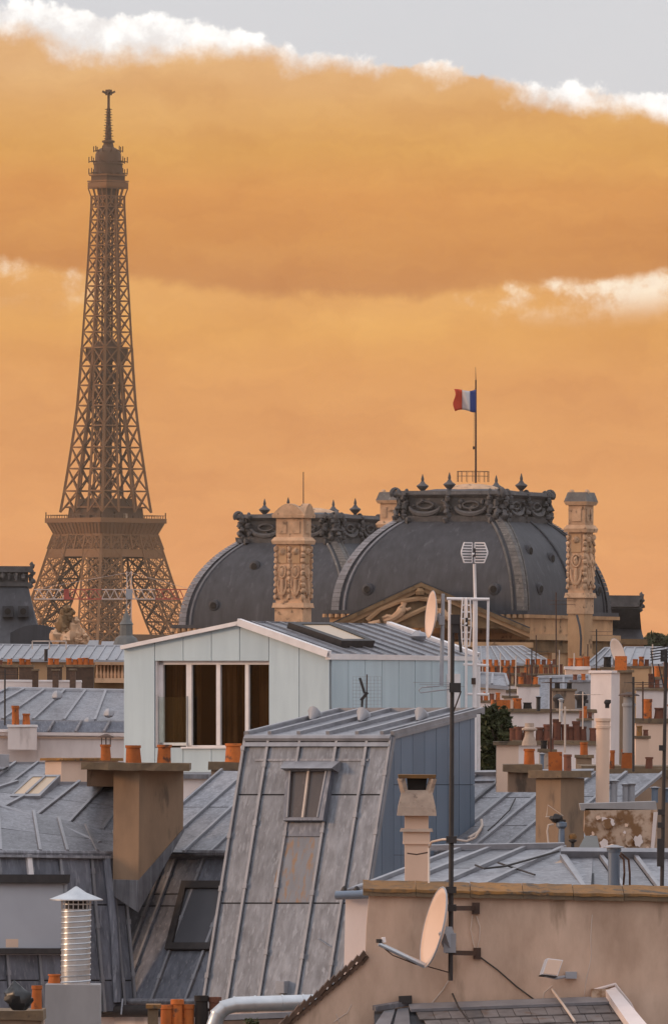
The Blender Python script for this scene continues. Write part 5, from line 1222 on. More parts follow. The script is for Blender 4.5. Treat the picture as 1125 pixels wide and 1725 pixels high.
# ------------------------------------------------------------------ right foreground gable wall
def gable_house():
    Y = 90.0; k = F / Y; nrm = V((.0, -1, 0)); P = Plane(W(800, 1600, Y), V((.02, -1, 0))); h = P.hit
    t = thing('gable_house', 'beige rendered gable wall with lichen-covered coping and tiled verge', 'house', V((W(850, 1700, Y).x, Y + .3, 0)))
    dep = V((0, .45, 0))
    MB().prism([h(622, 1504), h(1160, 1514), h(1160, 1800), h(400, 1800), h(480, 1733), h(615, 1618), h(617, 1560)], dep).build('gable_wall', 'beige_render', t)
    z0 = h(400, 1800); zb = h(1160, 1800)
    MB().box(V((z0.x, z0.y + .01, 0)), V((zb.x - z0.x, 0, 0)), V((0, 8, 0)), V((0, 0, z0.z))).build('wall', 'beige_render', t)
    # coping stones
    xs = [611, 700, 792, 880, 965, 1050, 1160]
    for i, (a, b) in enumerate(zip(xs, xs[1:])):
        ya = lambda x: 1497 + (x - 611) * 10.5 / 514
        q = [h(a + .4, ya(a)), h(b - .4, ya(b))]; f = V((0, -.07, 0)); th = V((0, 0, -11.5 / k)); rr = random.Random(i)
        mb = MB(); n = 6; ring = []
        top = []; bot = []
        for j in range(n + 1):
            p = q[0].lerp(q[1], j / n) + f + V((0, rr.uniform(-.008, .008), rr.uniform(-.006, .006))); top.append(p); bot.append(p + th)
        bk = V((0, .62, .075)); tb = [p + bk for p in top]; bb = [p + V((0, .62, 0)) for p in bot]
        vs = top + bot + tb + bb; m_ = n + 1; fs = []
        for j in range(n):
            fs += [(j, j + 1, m_ + j + 1, m_ + j), (j, j + 1, 2 * m_ + j + 1, 2 * m_ + j), (2 * m_ + j, 2 * m_ + j + 1, 3 * m_ + j + 1, 3 * m_ + j), (m_ + j, m_ + j + 1, 3 * m_ + j + 1, 3 * m_ + j)]
        fs += [(0, m_, 3 * m_, 2 * m_), (n, m_ + n, 3 * m_ + n, 2 * m_ + n)]
        cs_ = mb.add(vs, fs).build('coping_stone', 'slab', t)
        lt = [p + V((0, -.004, .002)) for p in top]; MB().add(lt + [p + V((0, .63, .078)) for p in lt] + [p + V((0, -.006, -.022 - rr.uniform(0, .014))) for p in lt], [(j, j + 1, m_ + j + 1, m_ + j) for j in range(n)] + [(j, j + 1, 2 * m_ + j + 1, 2 * m_ + j) for j in range(n)]).build('lichen_crust', 'lichen_slab', cs_)
    # pale eaves wall behind, with its gutter
    Pb = Plane(W(600, 1560, Y + 1.6), V((-.35, -1, 0))); b = Pb.hit
    MB().prism([b(582, 1512), b(640, 1512), b(640, 1680), b(578, 1680)], V((.1, .5, 0))).build('eaves_wall', 'white_render', t)
    MB().path([b(566, 1508) + V((0, -.1, 0)), b(634, 1506) + V((0, -.1, 0))], .047, 10).build('gutter', 'zinc_blue', t)
    MB().path([b(574, 1502) + V((0, .1, .0)), b(634, 1489) + V((0, .3, 0))], .02, 6).build('roof_edge', 'zinc_light', t)
    for x in (579, 600): MB().blob(b(x, 1499) + V((0, .05, 0)), .035, 2, .2, 8, 6).build('seam_end', 'dark_metal', t)
    # verge tiles down the rake
    n = 15
    for i in range(n):
        u = i / (n - 1); x, y = 614 - 138 * u, 1612 + 118 * u
        p = h(x, y) + V((0, -.06, .02)); d_ = V((-(138) / k, 0, -118 / k)).normalized(); up = V((-d_.z, 0, d_.x)); up = up if up.z > 0 else -up
        MB().box(p - d_ * .02 + up * random.uniform(-.01, .012), d_ * .125 - up * .03, V((0, .42, 0)), up * random.uniform(.035, .05)).build('verge_tile', 'tile_brown', t)
        MB().box(p - d_ * .02 - up * .05 + V((0, .02, 0)), d_ * .11 - up * .02, V((0, .36, 0)), up * .035).build('verge_tile', 'tile_brown', t)
    # hairline cracks: thin raised filler runs
    def crk(pts, m='cable_white', r=.006): MB().path([h(x, y) + V((0, -.002, 0)) for x, y in pts], r, 5).build('crack_filler', m, t)
    crk([(997, 1541), (995, 1560), (994, 1585), (995, 1610), (993, 1622), (989, 1640), (985, 1660), (983, 1684)])
    crk([(912, 1690), (916, 1672), (930, 1660)])
    crk([(592, 1692), (585, 1706), (571, 1715), (562, 1722)]); crk([(566, 1708), (572, 1724)])
    # roof behind the coping: left slope, hip plaster triangle, right slope
    Yr = 93.0
    pl = Plane.of(W(640, 1500, Yr), W(1000, 1500, Yr - .2), W(800, 1432, Yr + 3.2)); r = pl.hit
    TL, TR, BR, BL = r(800, 1430), r(952, 1434), r(860, 1505), r(600, 1512)
    pt, nn = sheets(t, (r(790, 1430), r(950, 1433), r(790, 1508), r(575, 1512)), [.28, .62], [.45], 'zinc', sw=.05, sh=.05, name='zinc_sheet')
    sheets(t, (r(950, 1433), r(1000, 1434), r(1000, 1508), r(790, 1508)), [], [], 'zinc', seam=None)
    q = Plane.of(W(948, 1450, Yr + 2.2), W(1150, 1450, Yr + 2.2), W(1000, 1505, Yr)).hit
    n3 = V((0, -.5, .8)).normalized()
    MB().prism([q(840, 1507), q(944, 1452), q(990, 1507)], n3 * .03).build('plaster_fillet', 'cowl_stone', t)
    sheets(t, (q(948, 1446), q(1180, 1448), q(1230, 1510), q(992, 1510)), [.27, .52, .78], [], 'zinc', sw=.045, sh=.05)
    MB().bar(q(944, 1447) + n3 * .08, q(1180, 1449) + n3 * .08, .08, .1, n3).build('ridge_strip', 'zinc_light', t)
    MB().bar(q(946, 1450) + n3 * .06, q(986, 1508) + n3 * .06, .05, .05, n3).build('hip_strip', 'zinc_light', t)
    MB().bar(r(700, 1437) + nn * .06, r(950, 1433) + nn * .06, .06, .06, nn).build('ridge_strip', 'zinc_light', t)
    MB().path([q(800, 1470) + n3 * .1, q(815, 1476) + n3 * .1, q(850, 1472) + n3 * .1, q(890, 1461) + n3 * .1, q(940, 1449) + n3 * .12], .012, 6).build('cable', 'dark_metal', t)
    MB().path([q(838, 1466) + n3 * .1, q(870, 1474) + n3 * .08, q(900, 1484) + n3 * .08], .012, 6).build('cable', 'dark_metal', t)
    MB().box(V((W(640, 1505, Yr).x, Yr + .4, 0)), V((3.6, 0, 0)), V((0, 3.5, 0)), V((0, 0, W(640, 1515, Yr).z))).build('rear_wall', 'white_render', t)
    return h, q, n3
GH, GQ, GN = gable_house()
def cowl_chimney():
    Y = 90.9; k = F / Y; t = thing('cowled_chimney', 'slim pink chimney with a cracked stone cowl behind the lichen coping', 'chimney', W(700, 1490, Y))
    def sec(y0, y1, w0, w1, nm, m, d0=None):
        z0, z1 = W(702, y0, Y).z, W(702, y1, Y).z; x = W(702 - (1487 - y0) * .0 , 1400, Y).x; c = V((W(701.5, 1400, Y).x, Y + .1, 0))
        a, b = w0 / 2 / k, w1 / 2 / k
        vs = [c + V((s * a, q * a, z0)) for s, q in ((-1, -1), (1, -1), (1, 1), (-1, 1))] + [c + V((s * b, q * b, z1)) for s, q in ((-1, -1), (1, -1), (1, 1), (-1, 1))]
        return MB().add(vs, [(0, 1, 2, 3), (7, 6, 5, 4), (0, 1, 5, 4), (1, 2, 6, 5), (2, 3, 7, 6), (3, 0, 4, 7)]).build(nm, m, t)
    sec(1495, 1422, 38, 40, 'shaft', 'peach_render'); sec(1422, 1418, 46, 46, 'collar', 'peach_render'); sec(1418, 1401, 45, 45, 'neck', 'peach_render'); sec(1401, 1396, 56, 52, 'ledge', 'cowl_stone'); sec(1396, 1374, 40, 40, 'throat', 'peach_render')
    sec(1374, 1360, 66, 63, 'cowl_base', 'cowl_stone'); sec(1360, 1331, 63, 50, 'cowl_body', 'cowl_stone')
    c = V((W(702, 1320, Y).x, Y + .1, 0)); z0, z1 = W(702, 1331, Y).z, W(702, 1311, Y).z
    for s, q in ((-1, -1), (1, -1), (1, 1), (-1, 1)):
        a, b = 21 / k, 27 / k; MB().bar(c + V((s * a, q * a, z0 - .02)), c + V((s * b, q * b, z1)), 9 / k, 9 / k).build('cowl_post', 'cowl_stone', t)
    sec(1331, 1311, 30, 34, 'mouth', 'soot'); sec(1311, 1305, 62, 64, 'cowl_lid', 'lichen_slab')  # mouth is a solid block; its colour puts in the cowl's inner shade
    MB().path([c + V((-.1, -.26, W(0, 1432, Y).z)), c + V((0, -.27, W(0, 1434, Y).z)), c + V((.13, -.26, W(0, 1430, Y).z))], .008, 5).build('tie_wire', 'rust_metal', t)
    MB().path([W(722, 1505, Y - .6), W(722, 1470, Y - .3), W(722, 1428, Y - .2), W(727, 1418, Y - .3), W(745, 1414, Y - .6), W(756, 1414, Y - .9)], .012, 6).build('cable', 'cable_white', t)
cowl_chimney()
# ------------------------------------------------------------------ mast on the gable wall with dish
def wall_mast():
    Y = 89.4; t = thing('antenna_mast', 'tall dark antenna mast bracketed to the beige gable wall', 'mast', W(759, 1652, Y))
    a, b = W(758.5, 1652, Y), W(762, 1035, Y); r = .026
    MB().tube(a, a.lerp(b, .56), r, r, 10).build('lower_tube', 'dark_metal', t); MB().tube(a.lerp(b, .555), b, r * .92, r * .8, 10).build('upper_tube', 'dark_metal', t)
    for y in (1415, 1500, 1530, 1601):
        p = a.lerp(b, (1652 - y) / 617); MB().boxc(p - V((0, 0, .03)), .11, .11, .07).build('clamp', 'dark_metal', t)
    for y, x1, y1 in ((1530, 801, 1530), (1605, 803, 1606)):
        p = a.lerp(b, (1652 - y) / 617); q = GH(x1, y1)
        MB().bar(p, q + V((0, .02, 0)), .035, .05).build('wall_bracket', 'rust_metal', t); MB().boxc(q + V((0, -.02, -.06)), .08, .06, .12).build('bracket_plate', 'rust_metal', t)
    # head: clamps and small rod aerial
    for y, s_ in ((1045, .1), (1060, .07), (1160, .12)):
        p = a.lerp(b, (1652 - y) / 617); MB().boxc(p + V((.03, 0, -.04)), s_, s_, .1).build('clamp', 'dark_metal', t)
    p = a.lerp(b, (1652 - 1075) / 617); MB().bar(p + V((.06, 0, .15)), p + V((.09, 0, -.15)), .03).build('balun', 'dark_metal', t)
    p = a.lerp(b, (1652 - 1161) / 617)
    MB().path([p, W(740, 1163, Y), W(708, 1167, Y), W(705, 1163, Y), W(710, 1158, Y), W(740, 1156, Y)], .007, 6).build('folded_dipole', 'grey_paint', t)
    for i, x in enumerate((712, 722, 734)):
        c = W(x, 1150 + i * 3, Y); MB().bar(c + V((-.1, -.25, 0)), c + V((.3, .25, 0)), .006).build('rod', 'grey_paint', t)
    MB().path([W(763, 1200, Y), W(770, 1182, Y), W(776, 1165, Y), W(770, 1160, Y)], .008, 5).build('cable', 'rust_metal', t)
    MB().path([W(766, 1414, Y), W(785, 1417, Y), W(800, 1411, Y), W(810, 1396, Y)], .012, 6).build('cable_white', 'cable_white', t)
wall_mast()
def satdish(label, cx, cy, hh, hw, Y, yaw, pitch, arm=None, rim='grey_paint', mount=None, name='satellite_dish'):
    """concave dish of semi-height hh px; normal turned by yaw from the camera towards the left"""
    k = F / Y; rad = hh / k; c = W(cx, cy, Y)
    n = V((-math.sin(yaw) * math.cos(pitch), -math.cos(yaw) * math.cos(pitch), math.sin(pitch)))
    a = n.cross(UP).normalized(); b = a.cross(n).normalized(); b = b if b.z > 0 else -b
    t = thing(name, label, 'satellite dish', c - V((0, 0, rad)))
    vs = []; fs = []; rings, seg = 7, 32; ra = rad * .9
    for i in range(rings + 1):
        u = i / rings
        for q in range(seg): g_ = 2 * math.pi * q / seg; vs.append(c + (a * math.cos(g_) * ra + b * math.sin(g_) * rad) * u + n * (rad * .22 * (u * u - 1)))
    for i in range(rings):
        for q in range(seg): fs.append((i * seg + q, i * seg + (q + 1) % seg, (i + 1) * seg + (q + 1) % seg, (i + 1) * seg + q))
    mb = MB().add(vs, fs); mb.sm = True; o = mb.build('reflector', 'dish', t); md = o.modifiers.new('thick', 'SOLIDIFY'); md.thickness = .012; md.offset = 0
    MB().path([c + a * math.cos(2 * math.pi * q / 32) * ra + b * math.sin(2 * math.pi * q / 32) * rad for q in range(33)], .009, 6, False).build('rim', rim, t)
    if mount: MB().bar(c - n * rad * .3, mount, .09, .14).build('mount', rim, t); MB().boxc(mount - V((0, 0, .09)), .13, .13, .2).build('mount_clamp', rim, t)
    if arm:
        p0 = c - b * rad * .96; p1 = W(arm[0], arm[1], Y + arm[2]); MB().path([p0, p0.lerp(p1, .5), p1], [.03, .026, .024], 8).build('arm', 'galv', t)
        u = (p0 - p1).normalized(); MB().path([p1 + UP * .01, p1 + UP * .05], .03, 8).build('receiver', 'dark_metal', t); MB().path([p1 + UP * .04 + u * .06, p1 + UP * .09 + u * .05], .022, 8).build('receiver_horn', 'white_metal', t)
        MB().path([p1, p1.lerp(p0, .3) - UP * .05, p1.lerp(p0, .8) - UP * .03, p0, mount - UP * .3 if mount else p0], .007, 5).build('cable', 'rust_metal', t)
    return t
satdish('lit satellite dish with receiver arm on the mast before the beige wall', 730, 1562, 69, 22, 89.3, R(76), R(13), (638, 1590, -.1), mount=W(757, 1590, 89.4))
MB  # cables and fittings on the wall
def wall_bits():
    P = lambda x, y: GH(x, y) + V((0, -.012, 0))
    mb = MB().path([P(800, 1606), P(838, 1634), P(870, 1662), P(908, 1690)], .008, 5); solo(mb, 'wall_cable', 'dark_metal', 'dark cable sagging down the beige wall from the lower mast bracket', 'cable')
    mb = MB().path([P(795, 1542), P(792, 1565), P(797, 1590), P(801, 1602)], .007, 5); solo(mb, 'wall_cable', 'cable_white', 'short pale cable curving left between the two mast brackets', 'cable')
    mb = MB().path([P(802, 1543), P(808, 1562), P(807, 1582), P(803, 1600)], .007, 5); solo(mb, 'wall_cable', 'cable_white', 'pale cable bulging right between the two mast brackets', 'cable')
    mb = MB().path([P(757, 1648), P(745, 1668), P(725, 1692)], .008, 5); solo(mb, 'wall_cable', 'cable_white', 'white cable hanging from the foot of the mast', 'cable')
    Y = 89.5; t = thing('floodlight', 'small white floodlight on a bracket on the beige wall', 'floodlight', GH(950, 1645))
    o = GH(920, 1612) + V((0, -.42, 0)); ax = V((.165, .05, -.02)); ay = V((-.06, -.05, -.17)); nz = ax.cross(ay).normalized(); nz = nz if nz.y < 0 else -nz
    MB().box(o, ax, ay, -nz * .09).build('housing', 'white_metal', t); MB().box(o + ax * .06 + ay * .06 + nz * .001, ax * .88, ay * .88, nz * .008).build('lens', 'dish', t)
    MB().box(o + ay * .98, ax, ay * .06, -nz * .1).build('lower_lip', 'dark_metal', t)
    MB().path([o + ax * .3 + ay * 1.0 - nz * .05, GH(935, 1646) + V((0, -.3, 0)), GH(952, 1645) + V((0, -.04, 0))], .016, 8).build('bracket', 'grey_paint', t)
    MB().boxc(GH(961, 1648) + V((0, -.05, 0)), .12, .1, .07).build('junction_box', 'grey_paint', t)
wall_bits()
# lean-to slate roof at the bottom
def lean_to():
    Y = 88.0; k = F / Y; t = thing('lean_to_roof', 'small slate lean-to roof with zinc flashing at the foot of the beige wall', 'roof', W(860, 1760, Y))
    pl = Plane.of(W(690, 1700, 89.9), W(1040, 1688, 89.9), W(860, 1760, 88.3)); h = pl.hit; n = facing(pl.n, pl.p)
    MB().prism([h(630, 1700), h(1030, 1686), h(1130, 1830), h(630, 1830)], -n * .06).build('roof_deck', 'joint', t)
    MB().prism([h(688, 1700) + n * .03, h(1024, 1687) + n * .03, h(1030, 1698) + n * .04, h(692, 1711) + n * .04], n * .03).build('flashing', 'zinc_light', t)
    for row in range(4):
        for i in range(13):
            x0 = 700 + i * 27 + (row % 2) * 13; y0 = 1708 + row * 13.5 - (x0 - 700) * .037
            if x0 > 1052 + row * 14: continue
            MB().prism([h(x0, y0) + n * .02, h(x0 + 26, y0 - 1) + n * .02, h(x0 + 33, y0 + 16) + n * (.035 + random.uniform(0, .008)), h(x0 + 7, y0 + 17) + n * (.035 + random.uniform(0, .008))], n * .012).build('slate', 'slate', t)
    sheets(t, (h(645, 1706), h(690, 1699), h(705, 1830), h(560, 1830)), [.5], [], 'zinc_light', seam=None, deck=False)
    MB().bar(h(630, 1708) + n * .06, h(690, 1698) + n * .06, .07, .05, n).build('corner_flashing', 'zinc', t)
    MB().bar(h(672, 1700) + n * .1, h(694, 1699) + n * .1, .09, .08).build('flashing_end', 'dark_metal', t)
    MB().prism([h(1020, 1690) + n * .05, h(1036, 1684) + n * .05, h(1100, 1760) + n * .05, h(1075, 1770) + n * .05], n * .09).build('mortar_fillet', 'white_render', t)
    MB().path([GH(1000, 1668) + V((0, -.02, 0)), GH(1035, 1658) + V((0, -.02, 0)), GH(1060, 1690) + V((0, -.02, 0)), GH(1083, 1735) + V((0, -.02, 0))], .018, 6).build('mortar_line', 'white_render', t)
    MB().path([h(930, 1686) + n * .12, h(948, 1706) + n * .09, h(968, 1735) + n * .09], .014, 6).build('white_cable', 'cable_white', t)
    MB().path([h(762, 1692) + n * .12, h(772, 1710) + n * .09, h(790, 1735) + n * .09], .01, 6).build('dark_cable', 'dark_metal', t)
    b = GH(995, 1664); 
    bk = thing('loose_brick', 'single whitewashed brick block set on the beige wall above the lean-to', 'brick', GH(1018, 1684))
    MB().box(GH(995, 1684) + V((0, -.16, 0)), V((43 / k, 0, 0)), V((0, .2, 0)), V((0, 0, 19 / k))).build('brick_face', 'peeling', bk); MB().box(GH(1008, 1696) + V((0, -.12, 0)), V((26 / k, 0, 0)), V((0, .14, 0)), V((0, 0, 12 / k))).build('brick_foot', 'joint', bk)
lean_to()
# pipes on the roof behind the coping
def vent_pipe(label, x, yt, yb, w, Y, m='zinc_blue', cap=True, base=None, group=None):
    k = F / Y; b = W(x, yb, Y); H = W(x, yt, Y).z - b.z; r = w / 2 / k
    t = thing('vent_pipe', label, 'vent pipe', b, group)
    MB().lathe(b, [(r, 0), (r, H * .86), (r * .8, H * .86)], 14).build('tube', m, t)
    if cap:
        MB().lathe(b + V((0, 0, H * .83)), [(r * 1.05, 0), (r * 1.25, H * .05), (r * 1.2, H * .1), (r * .9, H * .1)], 14).build('collar', m, t)
        MB().lathe(b + V((0, 0, H * .93)), [(r * 1.8, 0), (r * 1.8, H * .02), (r * .3, H * .07)], 14).build('cap', 'zinc_light', t)
    return t
vent_pipe('grey zinc vent pipe with cap on the roof behind the lichen coping', 1033, 1423, 1500, 20, 92.5)
mb = MB().path([W(1043, 1440, 92.4), W(1050, 1448, 92.4), W(1051, 1470, 92.4), W(1049, 1495, 92.6)], .012, 6); solo(mb, 'roof_cable', 'rust_metal', 'dark cable looping beside the capped zinc vent pipe', 'cable')
mb = MB().path([W(1045, 1437, 92.3), W(1058, 1448, 92.4), W(1060, 1470, 92.4), W(1060, 1496, 92.6)], .012, 6); solo(mb, 'roof_cable', 'rust_metal', 'outer dark cable looping wide of the capped zinc vent pipe', 'cable')
# right edge mast
def right_mast():
    Y = 92.0; t = thing('antenna_mast', 'slim dark mast crowned with clamps over the zinc roof by the coping', 'mast', W(1114, 1500, Y))
    a, b = W(1114, 1502, Y), W(1121, 1095, Y); MB().tube(a, b, .022, .018, 8).build('tube', 'dark_metal', t)
    for y in (1100, 1110, 1260, 1368, 1390, 1455): MB().boxc(a.lerp(b, (1502 - y) / 407.) - V((.02, 0, .03)), .075, .07, .06 if y != 1455 else .3).build('clamp', 'dark_metal', t)
    p = a.lerp(b, (1502 - 1103) / 407.)
    for i in range(5): MB().bar(p + V((-.17, -.1, .03 * i - .06)), p + V((.2, .1, .03 * i)), .012).build('rod', 'dark_metal', t)
    MB().bar(p + V((-.16, 0, .05)), p + V((-.12, 0, -.3)), .012).build('rod', 'dark_metal', t); MB().bar(p + V((-.08, 0, -.1)), p + V((-.02, 0, -.35)), .012).build('rod', 'dark_metal', t)
right_mast()

# ------------------------------------------------------------------ aerials on the pale house
def white_frame():
    Y = 199.0; t = thing('antenna_rack', 'white tubular antenna frame standing over the pale house side wall', 'rack', W(798, 1310, Y))
    def tb(x0, y0, x1, y1, r, nm, m='white_metal', dy=0): MB().tube(W(x0, y0, Y + dy), W(x1, y1, Y + dy), r, r, 8).build(nm, m, t)
    tb(756, 1145, 757, 1008, .034, 'post', dy=.1); tb(784.5, 1200, 785.5, 1009, .03, 'post', dy=-.1); tb(798.5, 1312, 800, 1008, .058, 'main_post'); tb(819.5, 1170, 822, 1009, .03, 'post')
    tb(752, 1008.5, 824, 1009.5, .034, 'crossbar', dy=-.05); tb(780, 1119.5, 823, 1121, .03, 'crossbar'); tb(782, 1169, 823, 1170, .03, 'crossbar')
    tb(800, 1008, 798.5, 950, .035, 'top_post')
    MB().boxc(W(797, 1153, Y - .1), .1, .1, .15).build('clamp', 'rust_metal', t)
white_frame()
def grid_antenna(label, cx, cy, w, h_, Y, yaw, mount=None):
    """two slatted wings in a shallow V with a dark feed between"""
    k = F / Y; c = W(cx, cy, Y); t = thing('grid_antenna', label, 'antenna', c - V((0, 0, h_ / 2 / k)))
    u = V((math.cos(yaw), math.sin(yaw), 0)); n = V((math.sin(yaw), -math.cos(yaw), 0)); n = n if n.y < 0 else -n
    for sg in (-1, 1):
        for i in range(8):
            z = (i - 3.5) / 7 * h_ / k; ww = w / 2 / k * (1 - .25 * abs(i - 3.5) / 3.5)
            MB().bar(c + u * sg * .03 + V((0, 0, z)), c + u * sg * ww + n * ww * .5 + V((0, 0, z)), .022, .03).build('slat', 'white_metal', t)
        MB().path([c + u * sg * (w / 2 / k) * (1 - .25 * abs(i - 3.5) / 3.5) + n * (w / 4 / k) * (1 - .25 * abs(i - 3.5) / 3.5) + V((0, 0, (i - 3.5) / 7 * h_ / k)) for i in range(8)], .017, 6).build('wing_edge', 'white_metal', t)
        MB().bar(c + u * sg * .03 + V((0, 0, -h_ / 2 / k)), c + u * sg * .03 + V((0, 0, h_ / 2 / k)), .025).build('spine', 'white_metal', t)
    MB().boxc(c + n * .12 - V((0, 0, .1)), .06, .06, .2).build('feed', 'dark_metal', t)
    MB().bar(c + n * .1 - V((.0, 0, .02)), c + n * .5 - u * .1 - V((0, 0, .05)), .03).build('feed_arm', 'white_metal', t)
grid_antenna('white slatted grid antenna on top of the white tubular frame', 797, 931, 46, 33, 198.8, R(8))
grid_antenna('grey slatted grid antenna seen edge-on inside the white tubular frame', 784, 1048, 17, 80, 198.8, R(10))
satdish('sunlit satellite dish mounted above the pale house roof', 725, 1035, 40, 9, 198.0, R(77), R(5), mount=W(744, 1046, 198.0))
pole('grey steel dish pole standing at the pale house roof edge', 743, 1155, 746, 1000, 198.0, .05, 'grey_paint', 'dish_pole')
def clutter():
    Y = 197.8; t = thing('antenna_bracket', 'dark clutter of clamps and a stubby aerial on the pale house wall', 'antenna', W(612, 1205, Y))
    P = lambda x, y: W(x, y, Y - 2.2)
    MB().bar(P(606, 1142), P(614, 1168), .09, .06).build('panel_aerial', 'dark_metal', t); MB().bar(P(618, 1136), P(617, 1198), .03).build('rod', 'rust_metal', t); MB().bar(P(610, 1178), P(609, 1204), .05).build('post', 'dark_metal', t)
    MB().bar(P(608, 1180), P(619, 1166), .07).build('clamp', 'dark_metal', t)
    mb = MB()
    for i in range(9): mb.bar(P(594 + i * 6, 1140), P(594 + i * 6, 1198), .007)
    for i in range(11): mb.bar(P(594, 1140 + i * 5.8), P(642, 1140 + i * 5.8), .006)
    o = mb.build('wire_grid', 'grey_paint', t); o['kind'] = 'stuff'
clutter()
# ================================================================== ROOFSCAPE RIGHT OF THE PALE HOUSE
TC, TD = 'terracotta', 'terracotta_dark'
stack('brown two-tone chimney with a broad square clay pot above the gap roof', 903, 985, 1298, 1432, 156.0, 'tan_render', corner=944, slab=(9, 13), pots=[(935, 24, 31, TC, True), (955, 14, 30, TD)], alpha=R(40), below=.3)
t = stack('low dark chimney carrying a clay pot under a pale stone bell cowl', 856, 905, 1288, 1330, 157.5, 'brown_render', depth=.8, slab=(9, 13), pots=[(891, 19, 28, TC)], below=.05)
k_ = F / 157.5
MB().lathe(W(891, 1256, 157.9), [(13 / k_, 0), (12 / k_, 6 / k_), (8 / k_, 16 / k_), (7 / k_, 24 / k_), (13 / k_, 26 / k_), (13 / k_, 29 / k_), (8 / k_, 31 / k_), (7.5 / k_, 38 / k_)], 12).build('bell_cowl', 'cowl_stone', t)
stack('peach rendered chimney block beside the dark green tree', 836, 873, 1249, 1330, 159.5, 'peach_render', depth=.5, slab=(6, 6), slabm='slab', below=.05)
# long wall with a crowded row of dark pots
stack('long pale wall chimney topped with a crowded row of dark clay pots', 868, 1003, 1248, 1300, 232.0, 'white_render', depth=.8, slab=(6, 7), pots=[(872, 15, 23, TD), (886, 15, 23, TD), (908, 14, 24, TD), (921, 15, 30, TD), (937, 15, 36, TD), (952, 14, 28, TD), (961, 13, 26, TD), (971, 14, 36, TD), (982, 12, 24, TD), (998, 12, 23, TD), (858, 14, 21, TD)], below=3)
stack('long plastered chimney wall with orange and yellow pots above the dark row', 832, 1000, 1195, 1250, 300.0, 'white_render', depth=.9, slab=(5, 6), pots=[(836, 19, 16, TC, True), (852, 13, 16, TC, True), (871, 15, 18, TC), (888, 14, 12, 'soot')], below=4)
stack('plain cream chimney block standing behind the yellow pot', 848, 870, 1172, 1200, 309.0, 'peach_render', depth=.6, slab=(3, 4), pots=[], below=2)
stack('brown chimney block with two sooty openings beside the zinc dormer', 930, 968, 1160, 1200, 312.0, 'brown_render', depth=.8, slab=(3, 4), pots=[(938, 9, 10, 'soot'), (958, 9, 10, 'soot')], below=2)
for i, (x, lab) in enumerate(((939, 'small dark metal cowl against the brown block with openings'), (978, 'larger dark twin metal cowl beside the tall white chimney'), (1022, 'tiny dark metal cowl in front of the tall white chimney'))):
    Y = 305.0; k = F / Y; c = W(x, 1193, Y); t = thing('metal_cowl', lab, 'cowl', c)
    s_ = (1, 1.2, .6)[i]; MB().lathe(c, [(6 * s_ / k, 0), (6 * s_ / k, 10 * s_ / k), (9 * s_ / k, 14 * s_ / k), (9 * s_ / k, 18 * s_ / k), (3 / k, 24 * s_ / k)], 10).build('cowl_body', 'dark_metal', t)
    MB().boxc(c + V((.12 * s_, -.1, .18)), .18 * s_, .2, .12).build('cowl_mouth', 'dark_metal', t)
def dormer(label, x0, x1, yt, yb, Y, roofm='zinc', wallm='white_render'):
    k = F / Y; t = thing('dormer', label, 'dormer', W((x0 + x1) / 2, yb, Y)); a = W(x0, yb, Y); w = (x1 - x0) / k; hh = (yb - yt) / k
    MB().box(a, V((w, 0, 0)), V((0, 2, 0)), V((0, 0, hh * .72))).build('wall', wallm, t)
    MB().prism([a + V((-.08, -.1, hh * .70)), a + V((w + .08, -.1, hh * .70)), a + V((w * .9, .6, hh)), a + V((w * .1, .6, hh))], V((0, 1.5, .1))).build('roof', roofm, t)
    MB().box(a + V((w * .3, -.02, hh * .15)), V((w * .4, 0, 0)), V((0, .05, 0)), V((0, 0, hh * .45))).build('window', 'skylight_dark', t)
    return t
def zroof(label, q, ss, Ys, m='zinc', wall='white_render', ts=()):
    """single zinc slope from four picture corners TL TR BR BL; Ys = (far, near)"""
    C = [W(q[0][0], q[0][1], Ys[0]), W(q[1][0], q[1][1], Ys[0]), W(q[2][0], q[2][1], Ys[1]), W(q[3][0], q[3][1], Ys[1])]
    t = thing('zinc_roof_house', label, 'house', V(((C[2].x + C[3].x) / 2, Ys[1], 0)))
    sheets(t, C, ss, ts, m, sw=.09, sh=.08)
    MB().path([C[0], C[1]], .11, 8).build('ridge_roll', 'zinc_light', t); MB().bar(C[3] + V((0, -.1, -.05)), C[2] + V((0, -.1, -.05)), .14, .14).build('gutter', 'grey_paint', t)
    a, b = C[3], C[2]; z = min(a.z, b.z) - .12
    MB().box(V((a.x + .1, Ys[1] + .15, 0)), V((b.x - a.x - .2, 0, 0)), V((0, Ys[0] - Ys[1] + 3, 0)), V((0, 0, z))).build('wall', wall, t)
    return t, C
# zinc hutches and white blocks in the second row
zroof('small grey zinc hutch roof over white render above the orange pots', [(808, 1136), (850, 1138), (856, 1157), (800, 1152)], [.5], (338, 336), 'zinc')
zroof('slate grey zinc dormer roof behind the brown block', [(905, 1143), (992, 1140), (996, 1200), (900, 1200)], [.25, .5, .75], (336, 333), 'zinc')
t = stack('tall white plastered chimney with a rounded top under the clay pots', 995, 1046, 1130, 1215, 322.0, 'white_render', corner=1029, slab=(3, 4), slabm='white_render', pots=[], below=4)
t = stack('white chimney wing carrying a broad orange pot row below the palace', 952, 993, 1123, 1160, 345.0, 'peach_render', depth=1.2, slab=(2, 5), slabm='white_render', pots=[(962, 12, 14, TC), (975, 13, 16, TC), (987, 11, 17, TC)], below=4)
